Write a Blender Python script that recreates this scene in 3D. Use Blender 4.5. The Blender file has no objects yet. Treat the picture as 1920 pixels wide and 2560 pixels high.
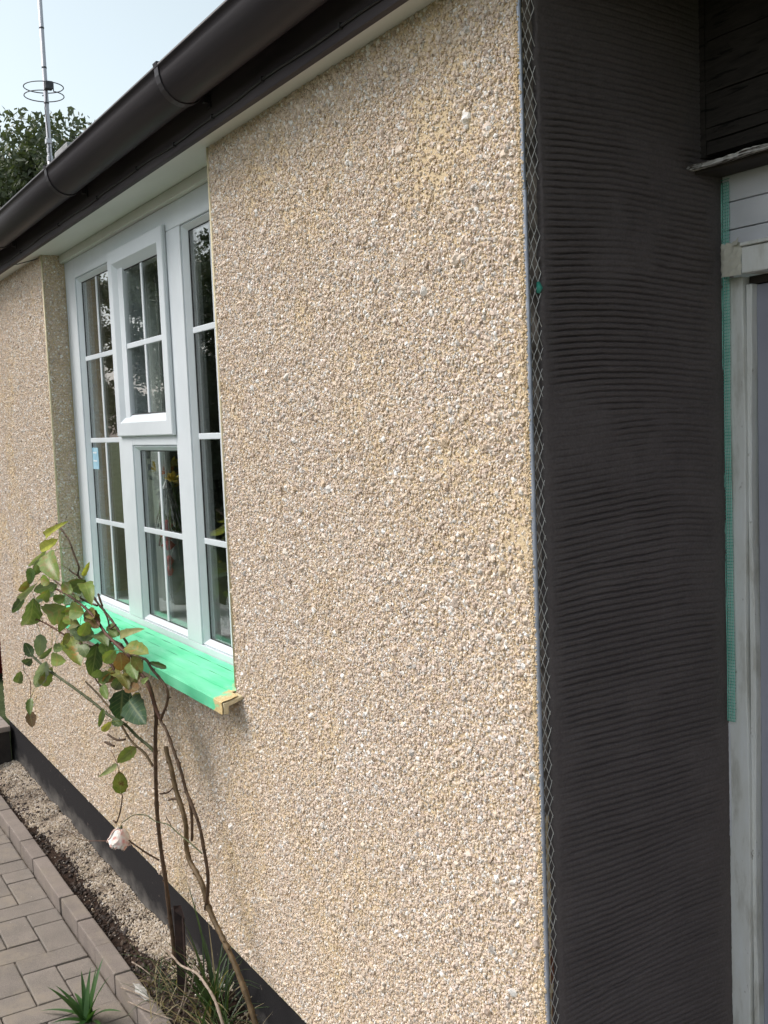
import bpy, bmesh, math, random
import numpy as np
from mathutils import Vector, Matrix, Euler

# ------------------------------------------------------------------ camera, sky, sun, exposure
SC = bpy.context.scene
COL = SC.collection
cam_data = bpy.data.cameras.new('camera')
cam_data.sensor_fit = 'VERTICAL'; cam_data.sensor_height = 36.0; cam_data.lens = 37.2055
cam_data.clip_start = 0.05; cam_data.clip_end = 600.0
cam = bpy.data.objects.new('camera', cam_data); COL.objects.link(cam)
_r = Vector((0.51762356, 0.85465666, -0.04034649)); _u = Vector((-0.05187596, 0.07841742, 0.99556998))
_f = Vector((-0.85403439, 0.51323746, -0.08492684))
_m = Matrix((_r, _u, -_f)).transposed().to_4x4(); _m.translation = Vector((1.235, -1.0, 1.6))
cam.matrix_world = _m
SC.camera = cam

SUN_EL, SUN_AZ = math.radians(46), math.radians(214)      # azimuth clockwise from +y
world = bpy.data.worlds.new('World'); SC.world = world; world.use_nodes = True
wn = world.node_tree; wn.nodes.clear()
w_out = wn.nodes.new('ShaderNodeOutputWorld'); w_bg = wn.nodes.new('ShaderNodeBackground')
w_sky = wn.nodes.new('ShaderNodeTexSky'); w_sky.sky_type = 'NISHITA'; w_sky.sun_disc = False
w_sky.sun_elevation = SUN_EL; w_sky.sun_rotation = SUN_AZ
w_sky.air_density = 1.0; w_sky.dust_density = 2.5; w_sky.ozone_density = 1.0
w_hsv = wn.nodes.new('ShaderNodeHueSaturation'); w_hsv.inputs['Hue'].default_value = 0.46; w_hsv.inputs['Saturation'].default_value = 0.42
wn.links.new(w_sky.outputs[0], w_hsv.inputs['Color']); wn.links.new(w_hsv.outputs[0], w_bg.inputs['Color'])
w_bg.inputs['Strength'].default_value = 0.14
wn.links.new(w_bg.outputs[0], w_out.inputs['Surface'])

sun_data = bpy.data.lights.new('sun', 'SUN'); sun_data.energy = 1.65; sun_data.angle = math.radians(24)
sun_data.color = (1.0, 0.95, 0.88)
sun = bpy.data.objects.new('sun', sun_data); COL.objects.link(sun)
_d = Vector((math.sin(SUN_AZ) * math.cos(SUN_EL), math.cos(SUN_AZ) * math.cos(SUN_EL), math.sin(SUN_EL)))
sun.rotation_euler = _d.to_track_quat('Z', 'Y').to_euler()
SC.view_settings.view_transform = 'Standard'; SC.view_settings.look = 'None'
SC.view_settings.gamma = 1.0; SC.view_settings.use_curve_mapping = False
SC.view_settings.exposure = 0.70
SC.cycles.max_bounces = 8

random.seed(11)
RNG = np.random.default_rng(7)

# ------------------------------------------------------------------ helpers
class MB:
    """collects verts and faces for one mesh"""
    def __init__(s): s.v = []; s.f = []
    def add(s, vs, fs):
        o = len(s.v); s.v += [tuple(p) for p in vs]; s.f += [tuple(i + o for i in f) for f in fs]
    def box(s, x0, x1, y0, y1, z0, z1):
        s.add([(x0,y0,z0),(x1,y0,z0),(x1,y1,z0),(x0,y1,z0),(x0,y0,z1),(x1,y0,z1),(x1,y1,z1),(x0,y1,z1)],
              [(0,3,2,1),(4,5,6,7),(0,1,5,4),(1,2,6,5),(2,3,7,6),(3,0,4,7)])
    def tube(s, pts, r, n=6, cap=True):
        """swept tube; r a number or one radius per point"""
        P = [Vector(p) for p in pts]; k = len(P)
        R = list(r) if hasattr(r, '__len__') else [r] * k
        vs = []; fs = []
        up = Vector((0.13, 0.31, 0.94))
        t0 = (P[1] - P[0]).normalized()
        if abs(t0.dot(up)) > 0.95: up = Vector((1, 0.1, 0))
        a = t0.cross(up).normalized()
        for i in range(k):
            t = (P[min(i + 1, k - 1)] - P[max(i - 1, 0)])
            if t.length < 1e-9: t = t0
            t.normalize()
            a = (a - t * a.dot(t))
            if a.length < 1e-6: a = t.orthogonal()
            a.normalize(); b = t.cross(a)
            for j in range(n):
                g = 2 * math.pi * j / n
                vs.append(P[i] + (a * math.cos(g) + b * math.sin(g)) * R[i])
        for i in range(k - 1):
            for j in range(n):
                j2 = (j + 1) % n
                fs.append((i * n + j, i * n + j2, (i + 1) * n + j2, (i + 1) * n + j))
        if cap: fs.append(tuple(range(n - 1, -1, -1))); fs.append(tuple((k - 1) * n + j for j in range(n)))
        s.add(vs, fs)
    def extrude_x(s, prof, x0, x1, closed=True):
        """profile of (y, z) points swept along x"""
        n = len(prof)
        s.add([(x0, y, z) for y, z in prof] + [(x1, y, z) for y, z in prof],
              [(i, (i + 1) % n, n + (i + 1) % n, n + i) for i in range(n if closed else n - 1)]
              + ([tuple(range(n - 1, -1, -1)), tuple(range(n, 2 * n))] if closed else []))
    def mesh(s, name):
        me = bpy.data.meshes.new(name); me.from_pydata(s.v, [], s.f); me.update()
        return me

def fix_normals(me, bev=0, seg=1, angle=35):
    bm = bmesh.new(); bm.from_mesh(me)
    bmesh.ops.recalc_face_normals(bm, faces=bm.faces)
    if bev:
        es = [e for e in bm.edges if len(e.link_faces) == 2 and e.calc_face_angle(0) > math.radians(angle)]
        bmesh.ops.bevel(bm, geom=es, offset=bev, segments=seg, profile=0.6, affect='EDGES', clamp_overlap=True)
    bm.to_mesh(me); bm.free()

def smooth(me, on=True):
    me.polygons.foreach_set('use_smooth', [on] * len(me.polygons))

def obj(name, me, mat, parent=None, bev=0, seg=1, sm=False, fix=True):
    if isinstance(me, MB): me = me.mesh(name)
    if fix: fix_normals(me, bev, seg)
    if sm: smooth(me)
    if mat is not None and len(me.materials) == 0: me.materials.append(mat)
    o = bpy.data.objects.new(name, me); COL.objects.link(o)
    if parent is not None: o.parent = parent
    return o

def tag(o, label=None, cat=None, group=None, kind=None):
    if label: o['label'] = label
    if cat: o['category'] = cat
    if group: o['group'] = group
    if kind: o['kind'] = kind
    return o

def thing(name, label, cat, loc=(0, 0, 0), group=None):
    o = bpy.data.objects.new(name, None); COL.objects.link(o); o.location = loc
    o.empty_display_size = 0.1
    return tag(o, label, cat, group)

def part_box(name, x0, x1, y0, y1, z0, z1, mat, parent, bev=0.0015, seg=1):
    m = MB(); m.box(x0, x1, y0, y1, z0, z1)
    return obj(name, m, mat, parent, bev, seg)

# ------------------------------------------------------------------ materials
def new_mat(name):
    m = bpy.data.materials.new(name); m.use_nodes = True
    nt = m.node_tree; nt.nodes.clear()
    out = nt.nodes.new('ShaderNodeOutputMaterial')
    return m, nt, out

def N(nt, kind, **kw):
    n = nt.nodes.new(kind)
    for k, v in kw.items():
        if k in n.inputs: n.inputs[k].default_value = v
        else: setattr(n, k, v)
    return n

def ramp(nt, fac, stops, interp='LINEAR'):
    r = nt.nodes.new('ShaderNodeValToRGB'); cr = r.color_ramp; cr.interpolation = interp
    while len(cr.elements) < len(stops): cr.elements.new(0.5)
    for e, (p, c) in zip(cr.elements, stops):
        e.position = p; e.color = (*c, 1) if len(c) == 3 else c
    nt.links.new(fac, r.inputs['Fac']); return r.outputs['Color']

def coords(nt, scale=(1, 1, 1), world=False):
    if world:
        g = nt.nodes.new('ShaderNodeNewGeometry'); src = g.outputs['Position']
    else:
        t = nt.nodes.new('ShaderNodeTexCoord'); src = t.outputs['Object']
    mp = nt.nodes.new('ShaderNodeMapping'); mp.inputs['Scale'].default_value = scale
    nt.links.new(src, mp.inputs['Vector']); return mp.outputs['Vector']

def noise(nt, vec, scale, detail=4, rough=0.55, dist=0.0):
    n = nt.nodes.new('ShaderNodeTexNoise'); n.inputs['Scale'].default_value = scale
    n.inputs['Detail'].default_value = detail; n.inputs['Roughness'].default_value = rough
    n.inputs['Distortion'].default_value = dist
    nt.links.new(vec, n.inputs['Vector']); return n.outputs['Fac']

def mixc(nt, fac, a, b, mode='MIX'):
    n = nt.nodes.new('ShaderNodeMix'); n.data_type = 'RGBA'; n.blend_type = mode
    for sock, val in ((n.inputs[0], fac), (n.inputs[6], a), (n.inputs[7], b)):
        if isinstance(val, (int, float)): sock.default_value = val
        elif isinstance(val, tuple): sock.default_value = (*val, 1) if len(val) == 3 else val
        else: nt.links.new(val, sock)
    return n.outputs[2]

def math_n(nt, op, a, b=None):
    n = nt.nodes.new('ShaderNodeMath'); n.operation = op
    for s, v in ((n.inputs[0], a), (n.inputs[1], b)):
        if v is None: continue
        if isinstance(v, (int, float)): s.default_value = v
        else: nt.links.new(v, s)
    return n.outputs[0]

def bsdf(nt, out, color, rough=0.6, metal=0.0, spec=0.5, bump=None, bstr=0.3, bdist=0.002):
    p = nt.nodes.new('ShaderNodeBsdfPrincipled')
    if isinstance(color, tuple): p.inputs['Base Color'].default_value = (*color, 1)
    else: nt.links.new(color, p.inputs['Base Color'])
    if isinstance(rough, (int, float)): p.inputs['Roughness'].default_value = rough
    else: nt.links.new(rough, p.inputs['Roughness'])
    p.inputs['Metallic'].default_value = metal
    p.inputs['Specular IOR Level'].default_value = spec
    if bump is not None:
        b = nt.nodes.new('ShaderNodeBump'); b.inputs['Strength'].default_value = bstr
        b.inputs['Distance'].default_value = bdist
        nt.links.new(bump, b.inputs['Height']); nt.links.new(b.outputs[0], p.inputs['Normal'])
    nt.links.new(p.outputs[0], out.inputs['Surface']); return p

def simple(name, c1, c2, scale=20, rough=0.6, spec=0.4, metal=0, bscale=None, bstr=0.3, bdist=0.001, stretch=(1, 1, 1),
           lo=0.35, hi=0.65, rand=0.0, world=False, detail=5):
    m, nt, out = new_mat(name)
    v = coords(nt, stretch, world)
    col = ramp(nt, noise(nt, v, scale, detail), [(lo, c1), (hi, c2)])
    if rand:
        oi = nt.nodes.new('ShaderNodeObjectInfo')
        k = math_n(nt, 'ADD', math_n(nt, 'MULTIPLY', oi.outputs['Random'], 2 * rand), 1 - rand)
        cc = nt.nodes.new('ShaderNodeCombineColor')
        for i in range(3): nt.links.new(k, cc.inputs[i])
        col = mixc(nt, 1.0, col, cc.outputs[0], 'MULTIPLY')
    bsdf(nt, out, col, rough, metal, spec, noise(nt, v, bscale or scale * 3, 5) if bstr else None, bstr, bdist)
    return m

M = {}
M['upvc'] = simple('white_upvc', (.60,.645,.685), (.66,.705,.745), 6, .28, .5, bscale=9, bstr=.03)
M['upvc_dull'] = simple('soffit_upvc', (.62,.64,.60), (.72,.73,.69), 3, .4, .4, bscale=9, bstr=.03, stretch=(.4,2,2))
M['filler'] = simple('head_filler', (.56,.57,.53), (.63,.64,.60), 5, .5, .4, bstr=.1)
M['gasket'] = simple('dark_gasket', (.02,.02,.022), (.03,.03,.03), 30, .6, .3)
M['gutter'] = simple('brown_black_pvc', (.020,.016,.021), (.040,.034,.038), 5, .5, .32, bscale=60, bstr=.12, stretch=(.25,3,3), lo=.3, hi=.75, world=True)
M['fascia'] = simple('fascia_paint', (.034,.027,.033), (.060,.050,.055), 9, .6, .3, bscale=50, bstr=.15, stretch=(.3,2,2), world=True)
M['tile'] = simple('roof_tile', (.05,.04,.038), (.09,.07,.06), 6, .8, .3, bstr=.4)
M['galv'] = simple('galvanised_steel', (.27,.30,.36), (.40,.43,.50), 40, .5, .5, metal=.5, bstr=.1)
M['wire'] = simple('galvanised_mesh', (.60,.57,.56), (.80,.77,.75), 40, .5, .5, metal=.2, bstr=.1)
M['base_coat'] = simple('mortar_behind_mesh', (.09,.075,.068), (.36,.30,.27), 18, .9, .2, bscale=160, bstr=.7, bdist=.002, world=True)
M['red_brick'] = simple('red_brick_face', (.13,.05,.035), (.22,.09,.06), 50, .9, .2, bscale=160, bstr=.6, bdist=.002)
m, nt, out = new_mat('old_white_paint')
v = coords(nt, (1, 1, .25), True); a_ = noise(nt, v, 26, 6, .65); b_ = noise(nt, coords(nt, (1, 1, .5), True), 70, 5, .7)
col = ramp(nt, a_, [(.28, (.40,.385,.35)), (.48, (.66,.66,.65)), (.7, (.72,.73,.75))])
col = mixc(nt, ramp(nt, b_, [(.28, (.85,.85,.85)), (.36, (0,0,0))]), col, (.17,.14,.11))
bsdf(nt, out, col, .6, 0, .4, b_, .5, .0015); M['timber_white'] = m
M['plank_white'] = simple('plank_paint', (.56,.56,.60), (.70,.70,.75), 9, .5, .4, bscale=70, bstr=.25, bdist=.001, stretch=(.4,1,1), world=True)
M['door'] = simple('door_paint', (.27,.275,.34), (.32,.325,.39), 4, .5, .4, bscale=220, bstr=.2, bdist=.0006, world=True)
M['dark_timber_old'] = simple('dark_stained_timber', (.014,.012,.011), (.034,.029,.025), 30, .85, .2, bscale=50, bstr=.8, bdist=.003, stretch=(.25,1,2), world=True)
m, nt, out = new_mat('dark_stained_timber')
v = coords(nt, (3.2, 1, 26), True); n_ = noise(nt, v, 3.2, 6, .6, .4); f_ = noise(nt, coords(nt, (.3, 1, 2), True), 60, 5, .7)
ck = ramp(nt, n_, [(.36, (0,0,0)), (.41, (1,1,1))])
bsdf(nt, out, mixc(nt, ck, (.009,.008,.0075), ramp(nt, f_, [(.3, (.018,.015,.014)), (.7, (.040,.034,.030))])), .85, 0, .2, mixc(nt, .35, ck, f_), .7, .003); M['dark_timber'] = m
M['grey_timber'] = simple('weathered_timber', (.05,.036,.028), (.62,.60,.58), 90, .85, .2, bscale=110, bstr=1.0, bdist=.004, stretch=(.12,1.5,2.5), lo=.42, hi=.60, world=True)
M['paper'] = simple('masking_paper', (.44,.42,.37), (.56,.54,.48), 25, .8, .2, bscale=50, bstr=.4, bdist=.002)
M['step_wood'] = simple('step_boards', (.26,.22,.20), (.36,.31,.28), 14, .8, .3, bscale=50, bstr=.4, stretch=(1,.2,1))
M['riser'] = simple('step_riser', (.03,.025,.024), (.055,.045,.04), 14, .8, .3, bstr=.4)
M['bark'] = simple('rose_bark', (.055,.035,.022), (.115,.072,.045), 60, .75, .3, bscale=200, bstr=.4, bdist=.001, world=True)
M['stem_olive'] = simple('rose_stem_olive', (.075,.05,.024), (.15,.10,.05), 45, .65, .35, bscale=200, bstr=.3, bdist=.001, world=True)
M['stem_green'] = simple('rose_stem_green', (.045,.055,.022), (.09,.10,.04), 40, .6, .35, bscale=200, bstr=.3, bdist=.001, world=True)
M['stem_red'] = simple('rose_stem_red', (.075,.032,.022), (.13,.06,.035), 40, .65, .35, bscale=200, bstr=.3, bdist=.001, world=True)
M['dry_twig'] = simple('dry_twig_bark', (.22,.17,.13), (.42,.34,.28), 60, .8, .2, bscale=200, bstr=.4, bdist=.001, world=True)
M['rust'] = simple('rusted_iron', (.016,.010,.010), (.042,.024,.020), 35, .85, .3, bscale=120, bstr=.7, bdist=.001, world=True)
M['trunk'] = simple('tree_bark', (.03,.024,.018), (.07,.055,.04), 8, .9, .2, bscale=20, bstr=.8, bdist=.02)
M['mast'] = simple('aerial_mast_metal', (.42,.42,.46), (.56,.56,.60), 3, .45, .5, metal=.3, stretch=(1,1,.3))
M['mast_dark'] = simple('aerial_dark_fitting', (.05,.05,.055), (.09,.09,.10), 20, .6, .4)
M['chimney'] = simple('chimney_cement', (.22,.22,.23), (.36,.36,.37), 5, .85, .3, bstr=.4, bdist=.01)
M['grassland'] = simple('lawn', (.035,.055,.018), (.07,.09,.035), 3, .9, .2, bscale=40, bstr=.6, bdist=.02)
M['room'] = simple('room_paint', (.34,.34,.32), (.42,.42,.40), 2, .9, .2, bstr=0)
M['room_floor'] = simple('carpet', (.05,.042,.035), (.07,.06,.05), 40, .95, .1, bstr=0)
M['chair'] = simple('armchair_cloth', (.34,.30,.27), (.42,.38,.35), 30, .95, .2, bscale=300, bstr=.3)
M['orange'] = simple('orange_cloth', (.45,.14,.04), (.60,.22,.07), 30, .9, .2, bstr=.2)
M['white_cloth'] = simple('white_cloth', (.55,.54,.56), (.65,.64,.66), 20, .9, .2, bstr=.2)
M['chime_metal'] = simple('chime_metal', (.45,.45,.45), (.7,.7,.7), 60, .25, .5, metal=.7)
M['red_bead'] = simple('red_enamel', (.5,.03,.03), (.6,.06,.05), 20, .3, .5, bstr=0)
M['vase'] = simple('vase_glaze', (.10,.12,.13), (.16,.18,.19), 20, .2, .5, bstr=0)
M['yellow_petal'] = simple('yellow_petals', (.55,.42,.06), (.75,.62,.16), 40, .8, .2, bstr=0)
M['flower_leaf'] = simple('vase_foliage', (.06,.09,.035), (.10,.13,.05), 40, .7, .3, bstr=0)
M['scrim'] = simple('green_scrim_thread', (.03,.27,.20), (.10,.42,.34), 35, .6, .4, bstr=0, world=True)
M['scrim_pale'] = simple('pale_scrim_thread', (.18,.50,.42), (.30,.62,.54), 35, .6, .4, bstr=0, world=True)
M['sticker'] = simple('pale_blue_sticker', (.22,.42,.55), (.35,.55,.66), 30, .5, .4, bstr=0)
M['red_plastic'] = simple('red_plastic', (.30,.02,.02), (.40,.03,.03), 5, .4, .5, bstr=0)
M['fence'] = simple('fence_timber', (.05,.035,.03), (.11,.08,.065), 10, .9, .2, bstr=.4, stretch=(1,1,.2))
M['neighbour_wall'] = simple('neighbour_render', (.42,.40,.36), (.5,.48,.44), 6, .9, .2, bstr=.3)
M['cable'] = simple('black_cable', (.015,.014,.016), (.03,.028,.03), 30, .5, .4, bstr=0)
M['petal'] = None

# white-pink petals, pink towards the heart of some
m, nt, out = new_mat('rose_petal')
v = coords(nt, world=True)
col = ramp(nt, noise(nt, v, 55, 2), [(.40, (.84,.80,.75)), (.56, (.82,.66,.60)), (.70, (.74,.36,.32))])
p = bsdf(nt, out, col, .6, 0, .3); p.inputs['Subsurface Weight'].default_value = 0.15
p.inputs['Subsurface Radius'].default_value = (.01, .006, .005); M['petal'] = m

# pebble chips: colour chosen per instanced chip
def pebble_mat(name, ochre, stops, fallback=False):
    m, nt, out = new_mat(name)
    a = N(nt, 'ShaderNodeAttribute', attribute_type='INSTANCER', attribute_name='rnd')
    t = N(nt, 'ShaderNodeAttribute', attribute_type='INSTANCER', attribute_name='tint')
    c = ramp(nt, a.outputs['Fac'], stops)
    c = mixc(nt, t.outputs['Fac'], c, ochre)
    v = coords(nt, world=True)
    g = ramp(nt, noise(nt, v, 420, 2), [(.3, (.78,.78,.78)), (.7, (1,1,1))])
    c = mixc(nt, 1.0, c, g, 'MULTIPLY')
    bsdf(nt, out, c, .62, 0, .35)
    return m
M['spar'] = pebble_mat('spar_chips', (.71,.53,.29), [(0,(.39,.31,.26)), (.06,(.585,.47,.385)), (.25,(.725,.60,.49)), (.50,(.81,.695,.58)), (.62,(.68,.545,.465)),
                       (.73,(.765,.635,.545)), (.80,(.50,.46,.43)), (.86,(.71,.675,.635)), (.92,(.90,.865,.83)), (1,(.95,.935,.92))])
M['gravel'] = pebble_mat('spilled_chips', (.16,.11,.075), [(0,(.30,.23,.17)), (.3,(.55,.45,.33)), (.6,(.68,.58,.46)), (.8,(.48,.40,.34)), (1,(.82,.77,.70))])
M['clod'] = pebble_mat('soil_clods', (.06,.04,.03), [(0,(.022,.015,.012)), (.6,(.05,.033,.025)), (.9,(.075,.05,.036)), (1,(.20,.15,.11))])

# ochre buff render that the chips sit in
m, nt, out = new_mat('buff_render')
v = coords(nt, world=True)
col = ramp(nt, noise(nt, v, 90, 6, .7), [(.3, (.50,.38,.235)), (.5, (.615,.485,.315)), (.7, (.69,.57,.395))])
big = noise(nt, v, 300, 3)
bsdf(nt, out, col, .9, 0, .2, big, .8, .003); M['buff'] = m
M['arris'] = simple('cream_plastic_bead', (.55,.47,.30), (.66,.58,.40), 40, .6, .3, bscale=200, bstr=.4, bdist=.001, world=True)

# dark wet scratch coat
m, nt, out = new_mat('grey_scratch_coat')
v = coords(nt, world=True)
a_ = noise(nt, v, 7, 4); b_ = noise(nt, v, 260, 4, .65)
col = ramp(nt, a_, [(.3, (.096,.080,.082)), (.7, (.140,.118,.120))])
col = mixc(nt, .5, col, ramp(nt, b_, [(.3, (.076,.064,.065)), (.7, (.152,.129,.130))]))
bsdf(nt, out, col, .8, 0, .25, b_, .55, .0015); M['scratch'] = m

# bitumen plinth with dust and splashes towards its foot
m, nt, out = new_mat('bitumen_plinth')
v = coords(nt, world=True)
n1 = noise(nt, coords(nt, (1, 1, 1.6), True), 11, 6, .65); n2 = noise(nt, v, 160, 4, .7)
sep = nt.nodes.new('ShaderNodeSeparateXYZ'); g = nt.nodes.new('ShaderNodeNewGeometry')
nt.links.new(g.outputs['Position'], sep.inputs[0])
hgt = math_n(nt, 'SUBTRACT', 0.72, math_n(nt, 'MULTIPLY', sep.outputs['Z'], 3.6))
dust = math_n(nt, 'MULTIPLY', hgt, math_n(nt, 'ADD', n1, .15))
dust = ramp(nt, dust, [(.20, (0,0,0)), (.44, (1,1,1))])
col = mixc(nt, dust, (.013,.012,.014), (.15,.14,.13))
spk = ramp(nt, noise(nt, v, 46, 4, .75), [(.66, (0,0,0)), (.70, (.55,.55,.55))])
col = mixc(nt, spk, col, (.24,.19,.16))
bsdf(nt, out, col, .75, 0, .3, n2, .5, .002); M['plinth'] = m

# concrete block paving, a different shade per block, lichen and pale specks
def block_mat(name, c1, c2, c3):
    m, nt, out = new_mat(name)
    v = coords(nt, world=True)
    oi = nt.nodes.new('ShaderNodeObjectInfo')
    base = mixc(nt, oi.outputs['Random'], c1, c2)
    st = ramp(nt, noise(nt, v, 9, 6, .65), [(.36, (.62,.62,.60)), (.66, (1.1,1.08,1.05))])
    col = mixc(nt, 1.0, base, st, 'MULTIPLY')
    fine = noise(nt, v, 340, 3, .7)
    col = mixc(nt, .55, col, ramp(nt, fine, [(.3, tuple(x * .62 for x in c1)), (.7, c3)]))
    sand = ramp(nt, noise(nt, v, 5.5, 7, .72), [(.50, (0,0,0)), (.66, (.75,.75,.75))]); col = mixc(nt, sand, col, (.27,.23,.185))
    moss = ramp(nt, noise(nt, v, 3.1, 7, .7), [(.60, (0,0,0)), (.72, (.5,.5,.5))]); col = mixc(nt, moss, col, (.175,.17,.13))
    sp = ramp(nt, noise(nt, v, 75, 2), [(.73, (0,0,0)), (.76, (.8,.8,.8))])
    col = mixc(nt, sp, col, (.46,.42,.38))
    bsdf(nt, out, col, .88, 0, .25, fine, .5, .0016); return m
M['paver'] = block_mat('paving_block', (.185,.162,.146), (.28,.245,.220), (.33,.29,.258))
M['kerb'] = block_mat('kerb_block', (.22,.185,.168), (.29,.247,.225), (.33,.285,.255))
M['joint'] = simple('joint_sand', (.075,.062,.05), (.24,.20,.16), 14, .95, .1, bscale=150, bstr=.6, bdist=.002, world=True)
M['soil'] = simple('soil', (.020,.013,.010), (.055,.036,.027), 45, .95, .1, bscale=120, bstr=.9, bdist=.006, world=True)
M['splash'] = simple('mortar_splash', (.36,.35,.33), (.50,.49,.46), 60, .9, .2, bstr=.4, bdist=.002)

# sill tape: translucent-green plastic, ochre render smeared over its near end
def tape_mat(name, c1, c2):
    m, nt, out = new_mat(name)
    v = coords(nt, world=True)
    col = ramp(nt, noise(nt, coords(nt, (.5, 3, 1), True), 14, 4), [(.3, c1), (.7, c2)])
    s = nt.nodes.new('ShaderNodeSeparateXYZ'); g = nt.nodes.new('ShaderNodeNewGeometry')
    nt.links.new(g.outputs['Position'], s.inputs[0])
    e = math_n(nt, 'MULTIPLY', math_n(nt, 'ADD', s.outputs['X'], 1.235), 8.5)
    k = math_n(nt, 'ADD', e, math_n(nt, 'MULTIPLY', math_n(nt, 'SUBTRACT', noise(nt, v, 42, 5, .7), .5), 2.6))
    f = ramp(nt, k, [(.28, (0,0,0)), (.62, (1,1,1))])
    col = mixc(nt, f, col, ramp(nt, noise(nt, v, 160, 3), [(.3, (.50,.36,.15)), (.7, (.70,.56,.32))]))
    bsdf(nt, out, col, .5, 0, .4, noise(nt, v, 60, 4), .25, .001); return m
M['tape'] = tape_mat('green_tape', (.085,.60,.30), (.20,.72,.44))
M['tape_dark'] = simple('seam_shade_green', (.012,.16,.07), (.03,.24,.11), 20, .5, .4, bstr=0)  # darkened green under the strips, paints their seams as shadow lines

# window glass: clear with a Schlick reflection on each face
m, nt, out = new_mat('window_glass')
g = nt.nodes.new('ShaderNodeNewGeometry'); dp = N(nt, 'ShaderNodeVectorMath', operation='DOT_PRODUCT')
nt.links.new(g.outputs['Normal'], dp.inputs[0]); nt.links.new(g.outputs['Incoming'], dp.inputs[1])
ab = math_n(nt, 'ABSOLUTE', dp.outputs['Value']); om = math_n(nt, 'SUBTRACT', 1.0, ab)
F = math_n(nt, 'MINIMUM', math_n(nt, 'ADD', .07, math_n(nt, 'MULTIPLY', math_n(nt, 'POWER', om, 5.0), 1.5)), .95)
tr = N(nt, 'ShaderNodeBsdfTransparent'); tr.inputs[0].default_value = (.97,.985,.975,1)
gl = N(nt, 'ShaderNodeBsdfGlossy'); gl.inputs['Roughness'].default_value = 0.0
mx = nt.nodes.new('ShaderNodeMixShader'); nt.links.new(F, mx.inputs[0])
nt.links.new(tr.outputs[0], mx.inputs[1]); nt.links.new(gl.outputs[0], mx.inputs[2]); nt.links.new(mx.outputs[0], out.inputs['Surface'])
M['glass'] = m

# leaves: principled plus a little light through the blade
def leaf_mat(name, c1, c2, scale=35, rough=.42, trans=.28, edge=None, veins=True):
    m, nt, out = new_mat(name)
    v = coords(nt, world=True)
    oi = nt.nodes.new('ShaderNodeObjectInfo')
    col = ramp(nt, noise(nt, v, scale, 4, .6), [(.33, c1), (.66, c2)])
    k = math_n(nt, 'ADD', math_n(nt, 'MULTIPLY', oi.outputs['Random'], .4), .8)
    cc = nt.nodes.new('ShaderNodeCombineColor')
    for i in range(3): nt.links.new(k, cc.inputs[i])
    col = mixc(nt, 1.0, col, cc.outputs[0], 'MULTIPLY')
    lu = N(nt, 'ShaderNodeAttribute', attribute_name='along'); lv = N(nt, 'ShaderNodeAttribute', attribute_name='across')
    aq = math_n(nt, 'ABSOLUTE', lv.outputs['Fac'])
    mid = ramp(nt, aq, [(.0, (1,1,1)), (.13, (0,0,0))])
    w_ = math_n(nt, 'ABSOLUTE', math_n(nt, 'SUBTRACT', math_n(nt, 'FRACT', math_n(nt, 'SUBTRACT', math_n(nt, 'MULTIPLY', lu.outputs['Fac'], 6.5), math_n(nt, 'MULTIPLY', aq, 1.6))), .5))
    vein = math_n(nt, 'MAXIMUM', mid, math_n(nt, 'MULTIPLY', ramp(nt, w_, [(.0, (1,1,1)), (.12, (0,0,0))]), .55))
    col = mixc(nt, math_n(nt, 'MULTIPLY', vein, .38 if veins else 0.0), col, (.34,.36,.17))
    rim = ramp(nt, aq, [(.86, (0,0,0)), (1.0, (.5,.5,.5))]); col = mixc(nt, rim if veins else 0.0, col, tuple(x * .6 for x in c1))
    if edge:
        f = ramp(nt, noise(nt, v, 30, 5, .7), [(.52, (0,0,0)), (.62, (1,1,1))]); col = mixc(nt, f, col, edge)
    p = bsdf(nt, out, col, rough, 0, .5, noise(nt, v, 170, 3), .25, .001)
    t = nt.nodes.new('ShaderNodeBsdfTranslucent')
    nt.links.new(mixc(nt, 1.0, col, (1.25, 1.35, .6), 'MULTIPLY'), t.inputs[0])
    mx = nt.nodes.new('ShaderNodeMixShader'); mx.inputs[0].default_value = trans
    nt.links.new(p.outputs[0], mx.inputs[1]); nt.links.new(t.outputs[0], mx.inputs[2]); nt.links.new(mx.outputs[0], out.inputs['Surface'])
    return m
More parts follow.
